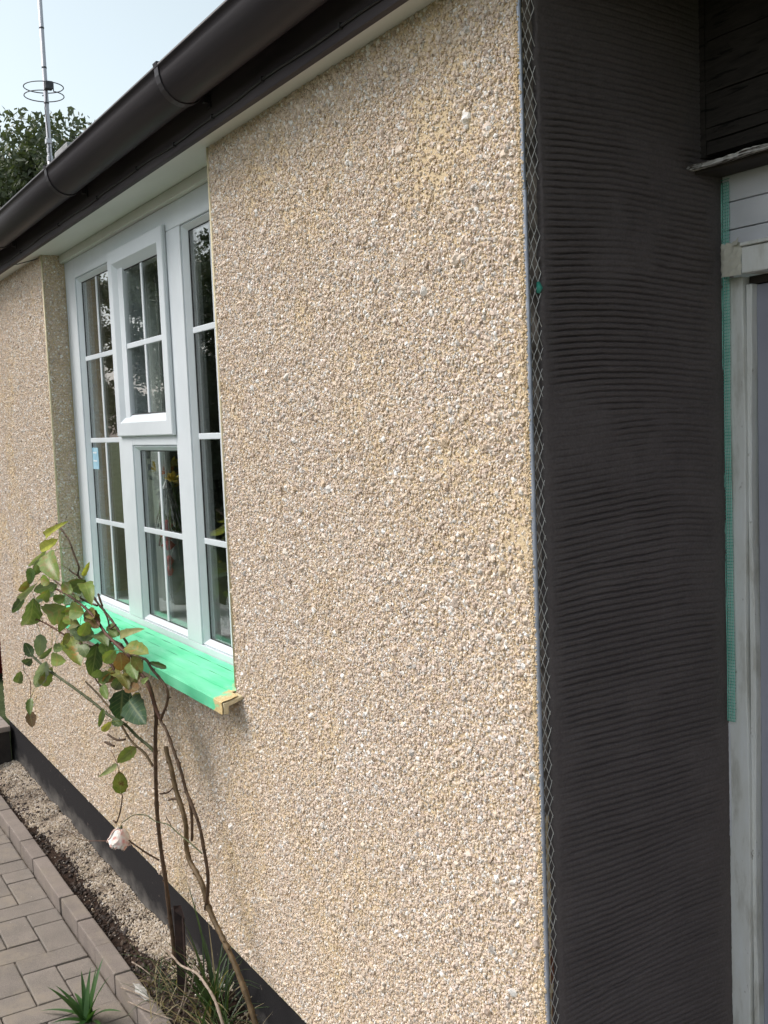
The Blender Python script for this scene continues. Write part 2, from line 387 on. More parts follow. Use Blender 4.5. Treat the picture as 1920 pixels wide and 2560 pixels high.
LM = {'y': leaf_mat('leaf_yellow_green', (0.324,0.310,0.047), (0.500,0.497,0.108)), 'l': leaf_mat('leaf_light', (0.138,0.209,0.030), (0.227,0.296,0.061), edge=(0.259,0.202,0.054)),
      'm': leaf_mat('leaf_mid', (0.089,0.147,0.030), (0.162,0.225,0.068)), 'd': leaf_mat('leaf_dark', (0.029,0.062,0.016), (0.073,0.112,0.030)),
      'k': leaf_mat('leaf_bluish_dark', (0.019,0.056,0.024), (0.049,0.097,0.046), rough=.35), 'o': leaf_mat('leaf_olive', (0.138,0.147,0.030), (0.244,0.233,0.068), edge=(0.211,0.132,0.041)),
      'p': leaf_mat('leaf_pale', (0.276,0.342,0.135), (0.454,0.497,0.257)), 's': leaf_mat('leaf_silvery', (0.162,0.217,0.176), (0.308,0.358,0.311), rough=.3),
      'n': leaf_mat('leaf_brown', (0.121,0.066,0.030), (0.211,0.124,0.054)), 'n2': leaf_mat('leaf_blotched', (0.114,0.171,0.027), (0.211,0.233,0.054), edge=(0.114,0.062,0.027)),
      'r': leaf_mat('leaf_reddish', (0.162,0.093,0.034), (0.276,0.139,0.061)), 'x': leaf_mat('leaf_turning', (0.114,0.155,0.030), (0.211,0.233,0.047), edge=(0.356,0.202,0.047)),
      'g': leaf_mat('leaf_greyish', (0.145,0.202,0.115), (0.244,0.296,0.189)), 'q': leaf_mat('leaf_fawn', (0.244,0.233,0.101), (0.389,0.342,0.176))}
M['grass'] = leaf_mat('strap_grass', (.030,.065,.018), (.075,.125,.04), 25, veins=False)
M['straw'] = leaf_mat('dry_grass', (.20,.16,.08), (.34,.28,.17), 25, veins=False)
M['strap'] = leaf_mat('strap_leaf', (.025,.075,.018), (.06,.13,.035), 20, rough=.35, veins=False)
M['crown'] = leaf_mat('tree_foliage', (.052,.068,.038), (.115,.138,.078), 1.2, rough=.5, trans=.2, veins=False)
M['crown_dark'] = leaf_mat('hedge_foliage', (.03,.045,.02), (.07,.09,.04), 1.2, rough=.5, trans=.15, veins=False)
# pale curtain
m, nt, out = new_mat('net_curtain')
v = coords(nt, (6, 1, .4), True)
col = ramp(nt, noise(nt, v, 6, 3), [(.3, (.66,.71,.69)), (.7, (.80,.84,.82))])
p = bsdf(nt, out, col, .9, 0, .2)
t = nt.nodes.new('ShaderNodeBsdfTranslucent'); nt.links.new(col, t.inputs[0])
mx = nt.nodes.new('ShaderNodeMixShader'); mx.inputs[0].default_value = .4
nt.links.new(p.outputs[0], mx.inputs[1]); nt.links.new(t.outputs[0], mx.inputs[2]); nt.links.new(mx.outputs[0], out.inputs['Surface'])
M['curtain'] = m
# ------------------------------------------------------------------ chips: thousands of small stones on a point cloud
def stone_nodes(name, mat, flat, subdiv=2, amount=.42, seed=0.0, smooth_=False):
    ng = bpy.data.node_groups.new(name, 'GeometryNodeTree')
    ng.interface.new_socket('Geometry', in_out='INPUT', socket_type='NodeSocketGeometry')
    ng.interface.new_socket('Geometry', in_out='OUTPUT', socket_type='NodeSocketGeometry')
    gi = ng.nodes.new('NodeGroupInput'); go = ng.nodes.new('NodeGroupOutput'); L = ng.links.new
    join = ng.nodes.new('GeometryNodeJoinGeometry')
    for k in range(6):
        ico = ng.nodes.new('GeometryNodeMeshIcoSphere'); ico.inputs['Radius'].default_value = 1; ico.inputs['Subdivisions'].default_value = subdiv
        nz = ng.nodes.new('ShaderNodeTexNoise'); nz.noise_dimensions = '4D'
        nz.inputs['W'].default_value = seed + k * 7.3; nz.inputs['Scale'].default_value = 1.15; nz.inputs['Detail'].default_value = 1.5
        sub = ng.nodes.new('ShaderNodeVectorMath'); sub.operation = 'SUBTRACT'; sub.inputs[1].default_value = (.5, .5, .5)
        sc = ng.nodes.new('ShaderNodeVectorMath'); sc.operation = 'SCALE'; sc.inputs['Scale'].default_value = amount * 4.2
        L(nz.outputs['Color'], sub.inputs[0]); L(sub.outputs[0], sc.inputs[0])
        sp = ng.nodes.new('GeometryNodeSetPosition'); L(ico.outputs['Mesh'], sp.inputs['Geometry']); L(sc.outputs[0], sp.inputs['Offset'])
        tf = ng.nodes.new('GeometryNodeTransform'); tf.inputs['Scale'].default_value = (1, flat if k % 2 else flat * 1.25, .85 + .05 * k)
        L(sp.outputs[0], tf.inputs['Geometry'])
        sh = ng.nodes.new('GeometryNodeSetShadeSmooth'); sh.inputs['Shade Smooth'].default_value = smooth_
        L(tf.outputs[0], sh.inputs['Geometry'])
        sm = ng.nodes.new('GeometryNodeSetMaterial'); sm.inputs['Material'].default_value = mat; L(sh.outputs[0], sm.inputs['Geometry'])
        ti = ng.nodes.new('GeometryNodeGeometryToInstance'); L(sm.outputs[0], ti.inputs[0]); L(ti.outputs[0], join.inputs[0])
    iop = ng.nodes.new('GeometryNodeInstanceOnPoints'); iop.inputs['Pick Instance'].default_value = True
    def attr(n, t):
        a = ng.nodes.new('GeometryNodeInputNamedAttribute'); a.data_type = t; a.inputs['Name'].default_value = n
        return a.outputs['Attribute']
    er = ng.nodes.new('FunctionNodeEulerToRotation'); L(attr('rot', 'FLOAT_VECTOR'), er.inputs[0])
    L(gi.outputs[0], iop.inputs['Points']); L(join.outputs[0], iop.inputs['Instance'])
    L(attr('pick', 'INT'), iop.inputs['Instance Index']); L(er.outputs[0], iop.inputs['Rotation']); L(attr('scl', 'FLOAT'), iop.inputs['Scale'])
    L(iop.outputs[0], go.inputs[0])
    return ng

def stones(name, P, rot, scl, rnd, tint, group, mat, parent, kind='stuff'):
    n = len(P)
    me = bpy.data.meshes.new(name); me.vertices.add(n)
    me.vertices.foreach_set('co', np.asarray(P, np.float32).ravel())
    def a(nm, t, data, key='value'):
        at = me.attributes.new(nm, t, 'POINT'); at.data.foreach_set(key, np.ascontiguousarray(data).ravel())
    a('rot', 'FLOAT_VECTOR', np.asarray(rot, np.float32), 'vector'); a('scl', 'FLOAT', np.asarray(scl, np.float32))
    a('rnd', 'FLOAT', np.asarray(rnd, np.float32)); a('tint', 'FLOAT', np.asarray(tint, np.float32))
    a('pick', 'INT', RNG.integers(0, 6, n).astype(np.int32))
    me.materials.append(mat)
    o = bpy.data.objects.new(name, me); COL.objects.link(o); o.parent = parent
    md = o.modifiers.new('stones', 'NODES'); md.node_group = group
    o['kind'] = kind
    return o

def vnoise(a, b, seed=0):
    """smooth value noise of two numpy arrays, 0..1"""
    r = np.random.default_rng(1000 + seed).random((64, 64))
    x = np.floor(a).astype(int); y = np.floor(b).astype(int); fx = a - x; fy = b - y
    fx = fx * fx * (3 - 2 * fx); fy = fy * fy * (3 - 2 * fy)
    g = lambda i, j: r[(x + i) % 64, (y + j) % 64]
    return (g(0,0)*(1-fx)+g(1,0)*fx)*(1-fy) + (g(0,1)*(1-fx)+g(1,1)*fx)*fy

def fbm(a, b, seed=0, o=4):
    s = 0; k = 1; t = 0
    for i in range(o): s = s + vnoise(a * 2**i, b * 2**i, seed + i) * k; t += k; k *= .5
    return s / t

# ------------------------------------------------------------------ the ground
def sheet(name, x0, x1, y0, y1, z, mat):
    m = MB(); m.add([(x0,y0,z),(x1,y0,z),(x1,y1,z),(x0,y1,z)], [(0,1,2,3)])
    o = obj(name, m, mat, fix=False); o['kind'] = 'structure'; return o
sheet('ground', -300, 300, -300, 300, -.06, M['grassland'])
KY, KF = -.155, -.207                 # back and front face of the kerb
path = sheet('path', -7.0, 1.6, -2.6, KF, -.010, M['joint'])
# block paving, ninety degree herringbone, cut along the kerb
U = .1
pav_mesh = {}
def paver_mesh(w, h):
    key = (round(w, 3), round(h, 3))
    if key not in pav_mesh:
        m = MB(); m.box(0.002, w - .002, 0.002, h - .002, -.05, 0.0)
        me = m.mesh('paver'); fix_normals(me, .0045, 2); me.materials.append(M['paver']); pav_mesh[key] = me
    return pav_mesh[key]
cnt = 0
px0, py0 = -3.847, -.212
ang = math.radians(0)
big_pav = MB()
for i in range(-30, 52):
    for j in range(-22, 3):
        k = (i - j) % 4
        if k == 0: bx, by, w, h = i, j, 2, 1
        elif k == 3: bx, by, w, h = i, j, 1, 2
        else: continue
        x0, y0, x1, y1 = px0 + bx * U, py0 + (by - 1) * U, px0 + (bx + w) * U, py0 + (by - 1 + h) * U
        if y0 >= KF - .002: continue
        y1 = min(y1, KF - .003)
        if y1 - y0 < .02: continue
        if x1 < -6.4 or x0 > 1.4: continue
        rz, tz = random.uniform(-.006, .006), random.uniform(-.0025, .0015)
        if x0 > -4.7 and x1 < -1.1 and y0 > -1.05:
            o = bpy.data.objects.new('paver', paver_mesh(x1 - x0, y1 - y0)); COL.objects.link(o); o.parent = path
            o.location = (x0, y0, tz); o.rotation_euler = (random.uniform(-.008, .008), random.uniform(-.008, .008), rz)
        else:
            big_pav.box(x0 + .002, x1 - .002, y0 + .002, y1 - .002, -.05, tz)
o = obj('outer_pavers', big_pav, M['paver'], path); o['kind'] = 'stuff'
# kerb of blocks on edge
kerb = thing('kerb', None, None); kerb['kind'] = 'structure'
kme = MB(); kme.box(0.0015, .1985, KF, KY, -.08, .05); kme = kme.mesh('kerb_block'); fix_normals(kme, .005, 2); kme.materials.append(M['kerb'])
x = -5.925
while x < .6:
    o = bpy.data.objects.new('kerb_block', kme); COL.objects.link(o); o.parent = kerb
    o.location = (x, random.uniform(-.002, .002), random.uniform(-.003, .002)); o.rotation_euler = (random.uniform(-.01,.01), random.uniform(-.006,.006), random.uniform(-.006,.006))
    x += .2015

# soil between kerb and wall
nx, ny = 460, 26
X, Y = np.meshgrid(np.linspace(-4.02, .6, nx), np.linspace(KY - .002, .06, ny), indexing='ij')
def soil_z(X, Y):
    z = .012 + .030 * (fbm(X * 9, Y * 9, 3) - .3) + .022 * np.clip((Y + .11) / .1, 0, 1)
    return z + .05 * np.exp(-((X + 1.45) / .35) ** 2) * np.clip((Y + .17) / .08, 0, 1)
Z = soil_z(X, Y)
m = MB(); m.v = [tuple(p) for p in np.stack([X, Y, Z], -1).reshape(-1, 3)]
m.f = [(i*ny+j, (i+1)*ny+j, (i+1)*ny+j+1, i*ny+j+1) for i in range(nx-1) for j in range(ny-1)]
soil = obj('soil', m, M['soil'], sm=True, fix=False); soil['kind'] = 'structure'
clod_g = stone_nodes('clod_stones', M['clod'], .8, 2, .40, 3.1)
n = 9000
cx = RNG.uniform(-4.0, .3, n); cy = RNG.uniform(KY + .004, .0, n)
keep = (fbm(cx * 14, cy * 14, 8) > .42) & ((cy < -.075 + .02 * (fbm(cx * 6, cy * 0, 5) - .5)) | (RNG.random(n) < .12))
cx, cy = cx[keep], cy[keep]; n = len(cx)
stones('soil_clods', np.stack([cx, cy, soil_z(cx, cy) + .001], 1), RNG.uniform(0, 6.28, (n, 3)), RNG.lognormal(math.log(.0030), .55, n).clip(.0012, .0095),
       RNG.random(n), np.zeros(n), clod_g, M['clod'], soil)
# dash chips that fell to the foot of the wall
grav_g = stone_nodes('spilled_stones', M['gravel'], .7, 2, .34, 9.4)
n = 52000
gx = RNG.uniform(-4.0, -.2, n); gy = RNG.uniform(KY + .01, .012, n)
edge = -.100 + .045 * (fbm(gx * 5, gx * 0 + 2.5, 21) - .5) + np.where(gx > -1.75, .05 * (gx + 1.75), 0) - np.where(gx < -3.1, .03, 0)
dens = np.clip((gy - edge) / .022, 0.015, 1) * (.55 + .45 * (fbm(gx * 11, gy * 11, 4) > .40)) * np.where(gx < -3.25, .55 + .5 * fbm(gx * 8, gy * 8, 6), 1)
keep = RNG.random(n) < dens * np.clip((-1.35 - gx) / .4, .1, 1)
gx, gy = gx[keep], gy[keep]; n = len(gx)
gtint = np.clip(fbm(gx * 16, gy * 16, 12) * 2.3 - .82, 0, .85) * RNG.random(n) ** .5
stones('spilled_gravel', np.stack([gx, gy, soil_z(gx, gy) + RNG.uniform(.0, .004, n)], 1), RNG.uniform(0, 6.28, (n, 3)), RNG.lognormal(math.log(.0027), .3, n).clip(.0015, .006),
       RNG.random(n), gtint, grav_g, M['gravel'], soil)

# ------------------------------------------------------------------ the bungalow
house = thing('bungalow', 'bungalow with new cream spar-dash render, dark gutter and white window', 'house', (0, 0, 0))
XL, ZB, ZT = -4.1, .24, 2.265         # left end, foot and top of the dashed wall
WX0, WX1, WZ0, WZ1 = -2.81, -1.172, .95, 2.235
WT = .26
m = MB()                               # wall core round the window opening
m.box(XL, WX0, 0, WT, ZB, ZT); m.box(WX1, -.004, 0, WT, ZB, ZT); m.box(WX0, WX1, 0.0, WT, ZB, .945)
m.box(XL, -.004, .02, WT, ZT + .0125, 2.44)
front = obj('front_wall', m, M['buff'], house, fix=True)
m = MB(); m.box(XL, -.006, .014, WT - .002, -.1, ZB - .0005)
plinth = obj('plinth', m, M['plinth'], house)
m = MB(); m.box(XL + .001, -.02, .001, .016, ZB - .006, ZB + .001)
obj('drip_edge', m, M['arris'], house, .001)

# the dash: chips bedded in the wall face, in the window reveals and on the returned end
def dash(n_per_m2, x0, x1, z0, z1):
    p = 1 / math.sqrt(n_per_m2)
    gx, gz = np.meshgrid(np.arange(x0 + p / 2, x1, p), np.arange(z0 + p / 2, z1, p * .92), indexing='ij')
    gx = gx + (np.arange(gz.shape[1])[None, :] % 2) * p * .5
    gx = gx + RNG.normal(0, .34 * p, gx.shape); gz = gz + RNG.normal(0, .34 * p, gz.shape)
    gx, gz = gx.ravel(), gz.ravel()
    k = (gx > x0) & (gx < x1) & (gz > z0) & (gz < z1)
    return gx[k], gz[k]
spar_g = stone_nodes('spar_stones', M['spar'], .58, 2, .46, 1.7)
parts = []
for args in ((42000, XL, WX0, ZB, ZT), (60000, WX1, -.004, ZB, ZT), (48000, WX0, WX1, ZB, .945)):
    parts.append(dash(*args))
for q in range(2):
    ex, ez = dash(110000, -.011, .0024, ZB, ZT); parts.append((ex, ez))
wx = np.concatenate([a for a, b in parts]); wz = np.concatenate([b for a, b in parts])
bare = fbm(wx * 4.2 + 7, wz * 4.2, 31) + .35 * (fbm(wx * 30, wz * 30, 33) - .5)
near = np.clip((wx + .075) / .07, 0, 1)                        # thinner beside the corner bead
bare = bare + .26 * near * fbm(wx * 9, wz * 9, 35) * 1.5
keep = RNG.random(len(wx)) < np.clip(1.0 - (bare - .60) * 2.4, .45, 1)
wx, wz, bare = wx[keep], wz[keep], bare[keep]
n = len(wx)
scl = RNG.lognormal(math.log(.00218), .34, n).clip(.0013, .0058)
big_ = RNG.random(n) < .035; scl = np.where(big_, scl * 1.7, scl)
pos = np.stack([wx, RNG.uniform(-.0018, .0010, n), wz], 1)
rot = np.stack([RNG.normal(0, .5, n), RNG.uniform(0, 6.283, n), RNG.normal(0, .5, n)], 1)
edge_t = np.clip((wx + .013 + .006 * (fbm(wz * 40, wz * 0 + 3, 61) - .5)) / .006, 0, 1)
scl = np.where((edge_t > .5), scl * .52, scl)
tint = np.clip((bare - .52) * 2.2, 0, .5) * RNG.random(n) * .7 + (RNG.random(n) < .16) * .45 * RNG.random(n) + np.clip((.9 - wz) * .28, 0, .14) * RNG.random(n) * 1.6
tint = np.maximum(tint, edge_t * (.35 + .6 * RNG.random(n)))
stones('spar_dash', pos, rot, scl, RNG.random(n), tint, spar_g, M['spar'], front)
# reveal on the left of the window (faces the corner), and the outer end of the wall
rx, rz = dash(33000, 0.0, .076, .96, ZT)
n = len(rx)
stones('reveal_dash', np.stack([np.full(n, WX0) + RNG.uniform(.0000, .0030, n), rx, rz], 1), np.stack([RNG.normal(0, .4, n), RNG.uniform(0, 6.28, n), np.full(n, 1.571) + RNG.normal(0, .4, n)], 1),
       RNG.lognormal(math.log(.0028), .28, n).clip(.0014, .005), RNG.random(n), RNG.random(n) * .3, spar_g, M['spar'], front)
# cream plastic beads at the arrises of the opening
for xx in (WX0, WX1):
    s = 1 if xx == WX0 else -1
    m = MB(); m.tube([(xx - .001 * s, -.001, .96), (xx - .001 * s, -.001, ZT - .001)], .0042, 8)
    obj('arris_bead', m, M['arris'], front, sm=True)

# eaves: soffit, fascia, gutter, cable
XR = 1.7
obj('soffit', (lambda m: (m.box(-6.6, XR, -.046, .074, ZT, ZT + .012), m)[1])(MB()), M['upvc_dull'], house, .001)
m = MB(); m.box(WX0 + .002, WX1 + .03, .062, .15, 2.2355, ZT - .0005)
obj('window_head_filler', m, M['filler'], house, .002)
m = MB(); m.box(-6.6, XR, -.062, -.0465, ZT - .006, 2.41)
fascia = obj('fascia', m, M['fascia'], house, .003, 2)
GR, GV, GC = .056, .068, (-.122, 2.372)
prof_o = [(GC[0] + GR * math.cos(math.pi + math.pi * t / 14), GC[1] + GV * math.sin(math.pi + math.pi * t / 14)) for t in range(15)]
prof_i = [(GC[0] + (GR - .003) * math.cos(math.pi + math.pi * t / 14), GC[1] + (GV - .003) * math.sin(math.pi + math.pi * t / 14)) for t in range(15)]
lip = [(GC[0] - GR - .004, GC[1] + .001), (GC[0] - GR - .004, GC[1] + .007), (GC[0] - GR + .004, GC[1] + .007)]
prof = list(reversed(prof_o)) + lip + prof_i
m = MB(); m.extrude_x(prof, -6.6, XR)
gut = obj('gutter', m, M['gutter'], house)
gut.data.polygons.foreach_set('use_smooth', [len(p.vertices) == 4 for p in gut.data.polygons])
def strap(xc):
    w = .012
    outer = [(GC[0] + (GR + .0035) * math.cos(math.pi + math.pi * t / 14), GC[1] + (GV + .0035) * math.sin(math.pi + math.pi * t / 14)) for t in range(15)]
    inner = [(GC[0] + (GR + .0005) * math.cos(math.pi + math.pi * t / 14), GC[1] + (GV + .0005) * math.sin(math.pi + math.pi * t / 14)) for t in range(15)]
    m = MB(); m.extrude_x(list(reversed(outer)) + [(outer[0][0] - .003, outer[0][1] + .012), (outer[0][0] + .010, outer[0][1] + .012)] + inner, xc - w, xc + w)
    m.box(xc - .011, xc + .011, -.0655, -.0622, 2.302, 2.372)     # plate on the fascia
    m.box(xc - .006, xc + .006, -.078, -.0657, 2.312, 2.330)
    return obj('gutter_bracket', m, M['gutter'], gut, .0006)
for xb in (-4.85, -3.89, -2.93, -1.97, -1.0, -.05, .90): strap(xb)
def cab_z(x): return 2.280 + .0022 * math.sin(x * 7.1) + .0016 * math.sin(x * 17.3 + 1)
pts = []; x = -6.5
while x < XR:
    pts.append((x, -.0650, cab_z(x))); x += .045
m = MB(); m.tube(pts, .0030, 6)
cable = obj('cable', m, M['cable'], fascia, sm=True)
for xc in (-3.9, -3.4, -2.85, -2.3, -1.86, -1.5, -1.22, -.98, -.72, -.4, .1):
    m = MB(); m.box(xc - .003, xc + .003, -.0695, -.0622, cab_z(xc) - .005, cab_z(xc) + .005); obj('cable_clip', m, M['cable'], fascia)
m = MB(); m.tube([(-3.06, -.063, 2.262), (-3.0, -.045, 2.257), (-2.9, -.02, 2.256), (-2.86, -.004, 2.258)], .0018, 5); obj('loose_wire', m, M['cable'], house)
m = MB(); m.add([(-6.6, -.10, 2.405), (XR, -.10, 2.405), (XR, 3.2, 4.0), (-6.6, 3.2, 4.0), (-6.6, -.10, 2.42), (XR, -.10, 2.42), (XR, 3.2, 4.02), (-6.6, 3.2, 4.02)],
                [(0,3,2,1),(4,5,6,7),(0,1,5,4),(1,2,6,5),(2,3,7,6),(3,0,4,7)])
obj('roof', m, M['tile'], house)

# side wall of the recess: grey scratch coat with combed grooves
ys = np.linspace(.017, .4135, 72); zs = np.linspace(-.05, 2.262, 1900)
Yg, Zg = np.meshgrid(ys, zs, indexing='ij')
tilt = np.where(Zg < .85, .24 * np.abs(.85 - Zg) ** 1.2, 0) - .06 * np.clip(Zg - 1.5, 0, 1)
u = Yg - .02
band = np.floor((Zg + .016 * np.sin(u * 9)) / .23)
bt = (np.modf(np.sin(band * 12.9898) * 43758.5453)[0])
ph = Zg - tilt * u - (.010 + .006 * np.sin(Zg * 5.2)) * np.sin(np.clip(u / .39, 0, 1) * 3.1416) - .004 * np.sin(u * 14 + bt * 5) * (.3 + bt) + .006 * (fbm(u * 5, Zg * 3, 41) - .5) + .0024 * (fbm(u * 34, Zg * 30, 42) - .5)
pitch = .0098
s = np.modf(ph / pitch + 1000)[0]
groove = np.exp(-((s - .5) / .125) ** 2)
amp = np.clip(.50 + 1.1 * (fbm(u * 6, Zg * 2.6, 44) - .15), .25, 1.05) * np.clip((u - .012) / .03, 0, 1) * np.where(Zg > 1.95, np.clip((2.30 - Zg) / .3, .2, 1), 1) * np.clip(1.12 - u * 1.3, .60, 1)
gi_ = np.floor(ph / pitch + 1000)
amp = amp * np.clip(.40 + 1.2 * vnoise(u * 9 + gi_ * 3.37, gi_ * 7.31 + 100, 51), .1, 1.15)
rough_ = np.clip((fbm(u * 9, Zg * 7, 53) - .60) * 6, 0, 1)
amp = amp * (1 - .8 * rough_)
edge_ = np.clip((.398 - Yg) / .03, 0, 1)
amp = amp * edge_
relief = .0060 - .0062 * groove * amp + .0010 * np.exp(-((s - .2) / .14) ** 2) * amp + .0026 * (fbm(u * 70, Zg * 70, 45) - .5) + .0016 * rough_ * (fbm(u * 130, Zg * 200, 54) - .4) + .004 * (fbm(u * 4, Zg * 2, 46) - .5)
eb = .0185 + .0085 * (fbm(Zg * 26, Zg * 0 + 1, 48) - .5) + .006 * (fbm(Zg * 90, Zg * 0 + 4, 49) - .5) + .0085 * np.clip((Zg - 1.45) / .4, 0, 1)
Yw = np.where(np.arange(72)[:, None] == 0, eb, np.maximum(Yg, eb + .0008 * np.arange(72)[:, None]))
Xw = relief.copy(); Xw[0] = -.0035
Xw[1] = np.minimum(Xw[1], .0025)
me_ = MB(); me_.v = [tuple(p) for p in np.stack([Xw, Yw, Zg], -1).reshape(-1, 3)]
nz_ = len(zs)
me_.f = [(i*nz_+j, (i+1)*nz_+j, (i+1)*nz_+j+1, i*nz_+j+1) for i in range(71) for j in range(nz_-1)]
side = obj('scratch_coat', me_, M['scratch'], house, sm=True, fix=False)
m = MB(); m.box(-.20, -.0036, .012, .45, .985, ZT)
obj('side_wall', m, M['base_coat'], house)
m = MB()
zz = -.1
while zz < .97:
    m2 = MB(); m2.box(-.19, -.0042 + random.uniform(-.001, .001), .013, .44, zz + .005, zz + .066)
    obj('brick', m2, M['red_brick'], house, .002); zz += .0735
m = MB(); m.box(-.20, -.0085, .014, .43, -.1, .984); obj('brick_joint', m, M['base_coat'], house)
# splash of buff render that ran over the bead onto the side
bead = thing('corner_bead', None, None); bead.parent = house
def nose(z0, z1, dx):
    pr = [(-.0040, .0002), (-.0020, -.0004), (.0005, -.0010), (.0030, -.0012), (.0046, .0002), (.0048, .0024), (.0034, .0042), (.0012, .0044), (.0022, .0040), (.0010, .0012), (-.0040, .0016)]
    m = MB(); n = len(pr)
    m.add([(x + dx, y, z0) for x, y in pr] + [(x + dx, y, z1) for x, y in pr],
          [(i, (i + 1) % n, n + (i + 1) % n, n + i) for i in range(n)] + [tuple(range(n)), tuple(range(2*n-1, n-1, -1))])
    return obj('bead_nose', m, M['galv'], bead)
nose(-.05, 1.9275, .0008); nose(1.929, 2.263, -.0008)
m = MB(); zz = .0                       # slots along the nose
while zz < 2.25:
    m.box(.0024, .0036, .0047, .0055, zz, zz + .013); zz += .021
o = obj('bead_slots', m, M['gasket'], bead)
m = MB()                                # expanded metal wing: two sets of slanting strands
pz = .027
for k in range(int(2.26 / pz) + 1):
    z0 = k * pz
    for col_ in range(4):
        ya, yb = .0045 + col_ * .0057, .0045 + (col_ + 1) * .0057
        za = z0 + (col_ % 2) * pz / 2
        for sg in (1, -1):
            zb = za + sg * pz / 2
            if not (0 < zb < 2.26): continue
            jit = [random.uniform(-.0006, .0006) for _ in range(4)]
            if col_ == 3 and random.random() < .35: continue
            m.tube([(.0022 + jit[0], ya + jit[1], za), (.0026 + jit[2], yb + jit[3], zb)], random.uniform(.00042, .00062), 4)
o = obj('mesh_wing', m, M['wire'], bead); o['kind'] = 'stuff'
m = MB()
for k in range(9):
    a = k / 8 * math.pi
    m.v.append((.0052, .022 + .0042 * math.cos(a * 2) * (1 - k * .02), 1.787 + .0075 * math.sin(a * 2)))
m.f.append(tuple(range(8))); m2 = MB(); m2.tube([(.0015, .0215, 1.780), (.004, .0225, 1.787), (.0015, .0222, 1.796)], [.003, .0052, .0025], 7)
tag(obj('tape_scrap', m2, M['scrim'], None, sm=True), 'tiny scrap of green tape caught in the corner mesh', 'tape scrap')

# porch: ceiling, unseen right flank added for shade, dark boards over the door, door and jambs
m = MB(); m.box(.0, XR, .076, .60, ZT + .002, ZT + .03); obj('porch_ceiling', m, M['dark_timber'], house)
m = MB(); m.box(1.15, 1.4, .0, .6, -.05, ZT); m.box(1.15, 4.5, .0, .25, -.05, ZT); obj('shade_wall', m, M['buff'], house)
D = .414
zz = 2.0065
for k, h in enumerate((.0225, .0195, .054, .0815, .081)):
    m = MB(); nseg = 26
    top = []; bot = []
    for i in range(nseg + 1):
        xx = .0165 + 1.13 * i / nseg
        bot.append((xx, zz + random.uniform(-.0006, .0006))); top.append((xx, zz + h - .0014 + random.uniform(-.001, .0006)))
    y0 = .3655 + random.uniform(-.0012, .0012) + (.002 if k == 0 else 0)
    vs = [(x, y0 + random.uniform(-.0006, .0006), z) for x, z in bot] + [(x, y0 + .0014 + random.uniform(-.0006, .0006), z) for x, z in top] + [(x, .40, z) for x, z in bot] + [(x, .40, z) for x, z in top]
    q = nseg + 1
    fs = []
    for i in range(nseg):
        fs += [(i, i+1, q+i+1, q+i), (q+i, q+i+1, 3*q+i+1, 3*q+i), (2*q+i, 2*q+i+1, i+1, i), (3*q+i, 3*q+i+1, 2*q+i+1, 2*q+i)]
    m.add(vs, fs); obj('dark_board', m, M['dark_timber'], house); zz += h
m = MB(); m.box(.004, .0158, .364, .41, 2.0035, ZT); obj('corner_batten', m, M['dark_timber'], house, .001)
m = MB(); m.box(.0, 1.15, .402, .46, 1.992, ZT); obj('backing', m, M['dark_timber'], house)
# weathered drip trim
m = MB(); nseg = 190; vs = []; 
for i in range(nseg + 1):
    xx = .002 + 1.146 * i / nseg; a = random.uniform(-.0011, .0011) + .0008 * math.sin(xx * 61); b = random.uniform(-.0016, .0016)
    vs += [(xx, .334 + b, 1.9885 + a), (xx, .333 + b, 1.9815 + a * .6), (xx, .395, 1.9845), (xx, .395, 2.0035)]
for i in range(nseg):
    for j in range(4): m.f.append((i*4+j, i*4+(j+1)%4, (i+1)*4+(j+1)%4, (i+1)*4+j))
m.v = vs; m.f += [(0,1,2,3), tuple(nseg*4 + j for j in (3,2,1,0))]
obj('drip_trim', m, M['grey_timber'], house)
part_box('drip_soffit', .003, 1.148, .350, .411, 1.977, 1.9838, M['riser'], house)
for z0, z1 in ((1.9362, 1.990), (1.8912, 1.9345), (1.862, 1.8897)):
    part_box('white_plank', .001, 1.149, D + random.uniform(-.0006, .0006), .45, z0, z1, M['plank_white'], house, .0016, 2)
head = part_box('door_head', .064, 1.149, .388, .45, 1.813, 1.8545, M['timber_white'], house, .003, 2)
part_box('door_head_cap', .0655, 1.149, .383, .44, 1.8555, 1.8612, M['timber_white'], house, .001)
m = MB()                                # torn paper wrapped round the end of the head
gx = np.linspace(.015, .0655, 10); gz = np.linspace(1.811, 1.862, 10)
for i, a in enumerate(gx):
    for j, b in enumerate(gz):
        y = .386 - .004 * math.sin((a - .015) * 70) + random.uniform(-.0016, .0016) + max(0, .030 - a) * 1.1
        zz = b + (random.uniform(-.002, .0035) if j == 9 else 0) - (.5 * max(0, .028 - a) if j == 9 else 0) + (.35 * max(0, .024 - a) if j == 0 else 0)
        m.v.append((a, y, zz))
m.f = [(i*10+j, (i+1)*10+j, (i+1)*10+j+1, i*10+j+1) for i in range(9) for j in range(9)]
o = obj('masking_paper', m, M['paper'], None); s_ = o.modifiers.new('thickness', 'SOLIDIFY'); s_.thickness = .0009
tag(o, 'crumpled beige masking paper wrapped round the end of the door head', 'masking paper')
m = MB(); m.add([(.052, .3805, 1.8575), (.0665, .379, 1.8695), (.064, .3795, 1.8585), (.052, .3815, 1.8575), (.0665, .380, 1.8695), (.064, .3805, 1.8585)], [(0,1,2),(5,4,3),(0,3,4,1),(1,4,5,2),(2,5,3,0)])
obj('paper_flap', m, M['paper'], o)
